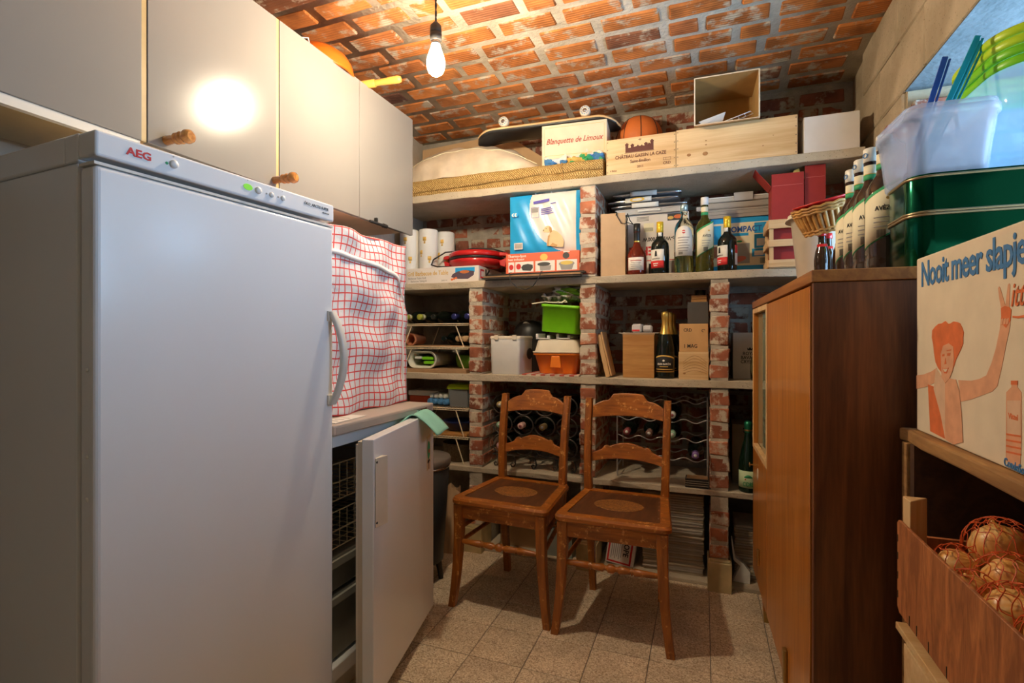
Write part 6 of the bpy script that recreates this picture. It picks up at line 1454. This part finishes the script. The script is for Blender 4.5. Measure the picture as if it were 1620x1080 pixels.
hair=[(0.0793,0.1672),(0.0735,0.180),(0.0752,0.1927),(0.087,0.199),(0.1009,0.2039),(0.115,0.2045),(0.1289,0.2081),(0.140,0.203),(0.1485,0.2035),(0.160,0.2065),(0.1722,0.2052),(0.182,0.203),(0.19,0.1957),(0.195,0.188),(0.1932,0.1799),(0.193,0.170),(0.186,0.161),(0.178,0.153),(0.1681,0.1433),(0.163,0.135),(0.1554,0.1244),(0.145,0.1127),(0.128,0.112),(0.1151,0.1187),(0.100,0.126),(0.0892,0.1359),(0.083,0.152)]
face=[(0.1123,0.1513),(0.1216,0.1657),(0.1423,0.17),(0.1596,0.1644),(0.1622,0.145),(0.1571,0.1253),(0.145,0.1107),(0.1289,0.1015),(0.1151,0.1105)]
arm=[(0.1763,0.1104),(0.2191,0.1127),(0.245,0.1175),(0.2647,0.1242),(0.279,0.143),(0.2904,0.1633),(0.3008,0.1898),(0.3068,0.2207),(0.33,0.2179),(0.326,0.1926),(0.3174,0.1703),(0.306,0.138),(0.2947,0.1111),(0.281,0.102),(0.2614,0.0963),(0.2191,0.0836),(0.1852,0.076)]
f1=[(0.3045,0.2208),(0.299,0.238),(0.2966,0.25),(0.2995,0.2515),(0.302,0.2495),(0.3174,0.2201)]; f2=[(0.3145,0.2203),(0.3215,0.2516),(0.3245,0.2535),(0.3266,0.2511),(0.3249,0.2197)]
hand=[(0.3045,0.2208),(0.3145,0.2235),(0.3249,0.2213),(0.33,0.2172),(0.3277,0.2021),(0.3174,0.1928),(0.3056,0.1995)]
larm=[(0.0003,0.1058),(0.035,0.110),(0.0712,0.118),(0.0932,0.1256),(0.0912,0.1004),(0.0503,0.0884),(0.0003,0.0793)]
torso=[(0.0556,0.0932),(0.0813,0.0912),(0.1009,0.0598),(0.1198,0.0297),(0.1307,0.0053),(0.066,0.0083)]
towel=[(0.0912,0.1255),(0.1151,0.1105),(0.1289,0.1003),(0.145,0.1107),(0.1681,0.1105),(0.1804,0.0925),(0.1884,0.0556),(0.1932,0.0121),(0.1596,0.002),(0.1289,0.005),(0.1104,0.0446),(0.0813,0.0869)]
towel2=[(0.1289,0.1003),(0.145,0.1107),(0.1681,0.1105),(0.1804,0.0925),(0.1884,0.0556),(0.1932,0.0121),(0.1596,0.002),(0.1289,0.005)]
bot=[(0.3174,0.1044),(0.33,0.1129),(0.33,0.1215),(0.3442,0.1226),(0.3442,0.1142),(0.3533,0.108),(0.3538,0.0484),(0.3506,0.014),(0.3442,0.0077),(0.3232,0.0071),(0.3163,0.0125)]
for pts, mm, tk_ in ((larm,ORINK_LT,.0005),(arm,ORINK_LT,.0005),(f1,ORINK_LT,.0005),(f2,ORINK_LT,.0005),(hand,ORINK,.0007),(torso,ORINK,.0006),(towel,ORINK_VLT,.0007),(towel2,ORINK_LT,.0009),(hair,ORINK,.0008),(face,ORINK_LT,.0011),(bot,ORINK_LT,.0005),
    ([(.3203,.0935),(.3517,.0971),(.3517,.0511),(.3203,.0487)],ORINK_VLT,.0007),([(.3295,.1160),(.3447,.1170),(.3447,.1226),(.3295,.1215)],ORINK,.0008)):
    poly('printed_figure' if mm is not ORINK or pts is hair or pts is torso or pts is hand else 'printed_bottle', F, pts, mm, bx, tk_)
ft = MB(F)
for p in ([(.1379,.1530),(.150,.1540),(.1485,.1490),(.1379,.1485)],[(.1175,.1500),(.1270,.1515),(.1265,.1475),(.1180,.1470)],[(.1310,.1450),(.1350,.1350),(.1270,.1335)],[(.1360,.1580),(.152,.1600),(.152,.1580),(.1360,.1565)]): ft.prism(p, .0, .0014)
ft.build('printed_face', ORINK, bx)
MB(F).prism([(.1195,.1275),(.1310,.1262),(.1440,.1290),(.1360,.1185),(.1260,.1180)], 0, .0014).build('printed_smile', ORINK, bx); MB(F).prism([(.1225,.1262),(.1310,.1252),(.1410,.1272),(.1350,.1215),(.1270,.1212)], 0, .0017).build('printed_teeth', CARD_PALE, bx)
rb_ = MB(F)
for z in (.022,.030,.038,.046): rb_.prism([(.318,z),(.3525,z+.003),(.3525,z+.0055),(.318,z+.0025)], 0, .0009)
rb_.build('printed_bottle_ribs', ORINK, bx); text('Vittel', .0105, F @ Matrix.Translation((.3235,.070,0)), ORINK, bx, bold=.0003)
for k in range(3): rb_ = MB(F).prism([(.305+.007*k,.205),(.3115+.007*k,.2065),(.3095+.007*k,.1985),(.304+.007*k,.1975)], 0, .0010).build('printed_finger', ORINK_LT, bx)

# ------------------------------------------------------------------ plank rack, crates, onions
rk = thing('plank_rack', 'rough wooden rack with a thick plank top beside the teak cabinet', 'rack', (.37, 1.232, 0))
MB().grid(1,1,lambda u,v:(0,0,0)) 
pts = [(0.0,.012),(.006,-.02),(.0,-.10),(.004,-.25),(.0,-.45),(.002,-.66),(.27,-.66),(.27,.012)]
MB().prism(pts, .9150, .9395).build('plank', PLANK, rk, bevel=.004)
MB().box(.006,.265,-.050,-.030,0,.9145).build('side_board', DARKWOOD, rk); MB().box(.0,.024,-.0295,-.004,0,.9145).build('post', PLANK, rk, bevel=.002)
MB().box(.006,.265,-.66,-.64,0,.9145).build('side_board', DARKWOOD, rk)
for i in range(4): MB().box(.262,.274,-.6395,-.0505,.02+.225*i,.02+.225*i+.215).build('back_board', DARKWOOD, rk, bevel=.002)
cr = thing('onion_crate', 'reddish plywood crate holding netted onions under the plank', 'crate', (.31, 1.050, .655))
cw, cl, ch = .255, .46, .152
MB().prism([(0,0),(0,0),(0,0)],0,0) if False else None
MB(fr((0,0,0),'left')).prism([(.0,.008),(.0,.150),(.006,.156),(cl,.152),(cl,.0),(.010,.0)], -.005, 0).build('front_panel', PLY, cr, bevel=.0008, seg=1)
MB(fr((cw,0,0),'left')).prism([(.0,.0),(.0,.150),(cl,.150),(cl,.0)], -.0, .005).build('rear_panel', PLY, cr)
MB().box(.006,cw-.006,-.008,.0,.0,.132).build('end_panel', PLY, cr); MB().box(.006,cw-.006,-cl,-cl+.008,.0,.132).build('end_panel', PLY, cr)
MB().box(.006,cw-.006,-cl+.0085,-.0085,.050,.056).build('bottom_panel', PLY, cr)
for x, y in ((.0055,-.0085),(.0055,-cl+.0085),(cw-.0055,-.0085),(cw-.0055,-cl+.0085)):
    sx_, sy_ = (1 if x < .1 else -1), (-1 if y > -.2 else 1)
    MB(Matrix.Translation((x, y, 0))).prism([(0,0),(sx_*.034,0),(0,sy_*.034)], 0.0, .198).build('corner_post', PINE_Z, cr, bevel=.001, seg=1)
st_ = MB(fr((-.0,0,0),'left'))
for b0 in (.030,.062,.095,.125): st_.box(.004,.0055,b0-.006,b0+.006,-.0002,.0008)
for a0 in (.055,.085,.13,.19): st_.box(a0,a0+.0016,.002,.018,-.0002,.0008)
st_.build('staples', IRON, cr)
lc = thing('pine_crate', 'pale pine crate underneath the onion crate', 'crate', (.32, 1.052, 0))
for i in range(5):
    z0 = .02+.118*i
    MB().box(0,.010,-.46,0,z0,z0+.108).build('side_slat', PINE_Z if False else PINE, lc, bevel=.001, seg=1); MB().box(.230,.240,-.46,0,z0,z0+.108).build('side_slat', PINE, lc, bevel=.001, seg=1)
    MB().box(.0105,.2295,-.010,.0,z0,z0+.108).build('end_slat', PINE, lc, bevel=.001, seg=1); MB().box(.0105,.2295,-.46,-.45,z0,z0+.108).build('end_slat', PINE, lc, bevel=.001, seg=1)
for x in (.012,.208):
    for y in (-.032,-.449): MB().box(x,x+.020,y,y+.020,0,.62).build('corner_post', PINE_Z, lc)
MB().box(-.010,.060,-.47,.006,.6205,.632).build('top_rail', PINE, lc, bevel=.001, seg=1); MB().box(.18,.250,-.47,.006,.6205,.632).build('top_rail', PINE, lc, bevel=.001, seg=1)
for x in (.02,.20): MB().box(x,x+.03,-.44,-.02,.6325,.6545).build('stacking_cleat', PINE, lc)
ON = [(.420,.978,.800,.040,'largest onion in the net, at the back of the crate'),(.3565,.951,.775,.028,'small onion in the net against the crate front panel'),(.400,.903,.778,.036,'middle onion in the net, just before the largest one'),(.349,.886,.768,.024,'smallest onion in the net, half under the crate rim'),(.366,.820,.770,.034,'onion in the net nearest the viewer at the frame edge'),(.478,.905,.785,.037,'onion in the net far behind the middle onion'),(.452,.822,.778,.038,'onion in the net behind the nearest onion'),(.375,.745,.770,.036,'onion in the net at the near end of the crate'),(.46,.74,.772,.036,'onion in the net at the near end of the crate, by the back board')]
for i,(x,y,z,r_,l) in enumerate(ON):
    rr = random.Random(i); t = thing('onion', l, 'onion', (x,y,z), 0, 'onions in a red net', (R(rr.uniform(-50,50)), R(rr.uniform(-50,50)), rr.uniform(0,6)))
    MB().lathe([(.001,-r_*.92),(r_*.35,-r_*.88),(r_*.75,-r_*.62),(r_*.98,-r_*.1),(r_*.97,r_*.22),(r_*.78,r_*.58),(r_*.42,r_*.84),(r_*.16,r_*.98),(r_*.09,r_*1.12),(r_*.10,r_*1.22),(.001,r_*1.22)], 26).build('onion_bulb', ONION, t)
    m_ = MB()
    for k in range(9): a = 2*PI*k/9; m_.tube([(r_*.05*math.cos(a),r_*.05*math.sin(a),-r_*.91),(r_*.16*math.cos(a+.4),r_*.16*math.sin(a+.4),-r_*1.04)], .0008, 4)
    m_.build('root_tuft', BOARD, t)
def nz(x, y):
    z = .748
    for ox, oy, oz, r_, l in ON:
        d2 = (x-ox)**2+(y-oy)**2; R2 = (r_*1.12+.003)**2
        if d2 < R2: z = max(z, oz+math.sqrt(R2-d2))
        else: z = max(z, oz - .015 - 1.3*(math.sqrt(d2)-math.sqrt(R2)))
    return z
nt_ = thing('onion_net', 'red plastic net drawn over the onions in the plywood crate', 'net', (.42,.88,.70))
m_ = MB(); ox_, oy_, oz_ = .42,.88,.70
for fam in (1,-1):
    for k in range(-22, 23):
        run = []
        for q in range(121):
            s_ = q/120; y = .66+.37*s_; x = .40 + .0150*k + fam*(y-.845)*.62 + .0028*math.sin(q*.9+k*2)*fam
            if .326 < x < .535: run.append((x-ox_, y-oy_, nz(x,y)-oz_+.0012))
            else:
                if len(run) > 2: m_.tube(run, .00075, 4, cap=False)
                run = []
        if len(run) > 2: m_.tube(run, .00075, 4, cap=False)
m_.build('net_mesh', NET, nt_)
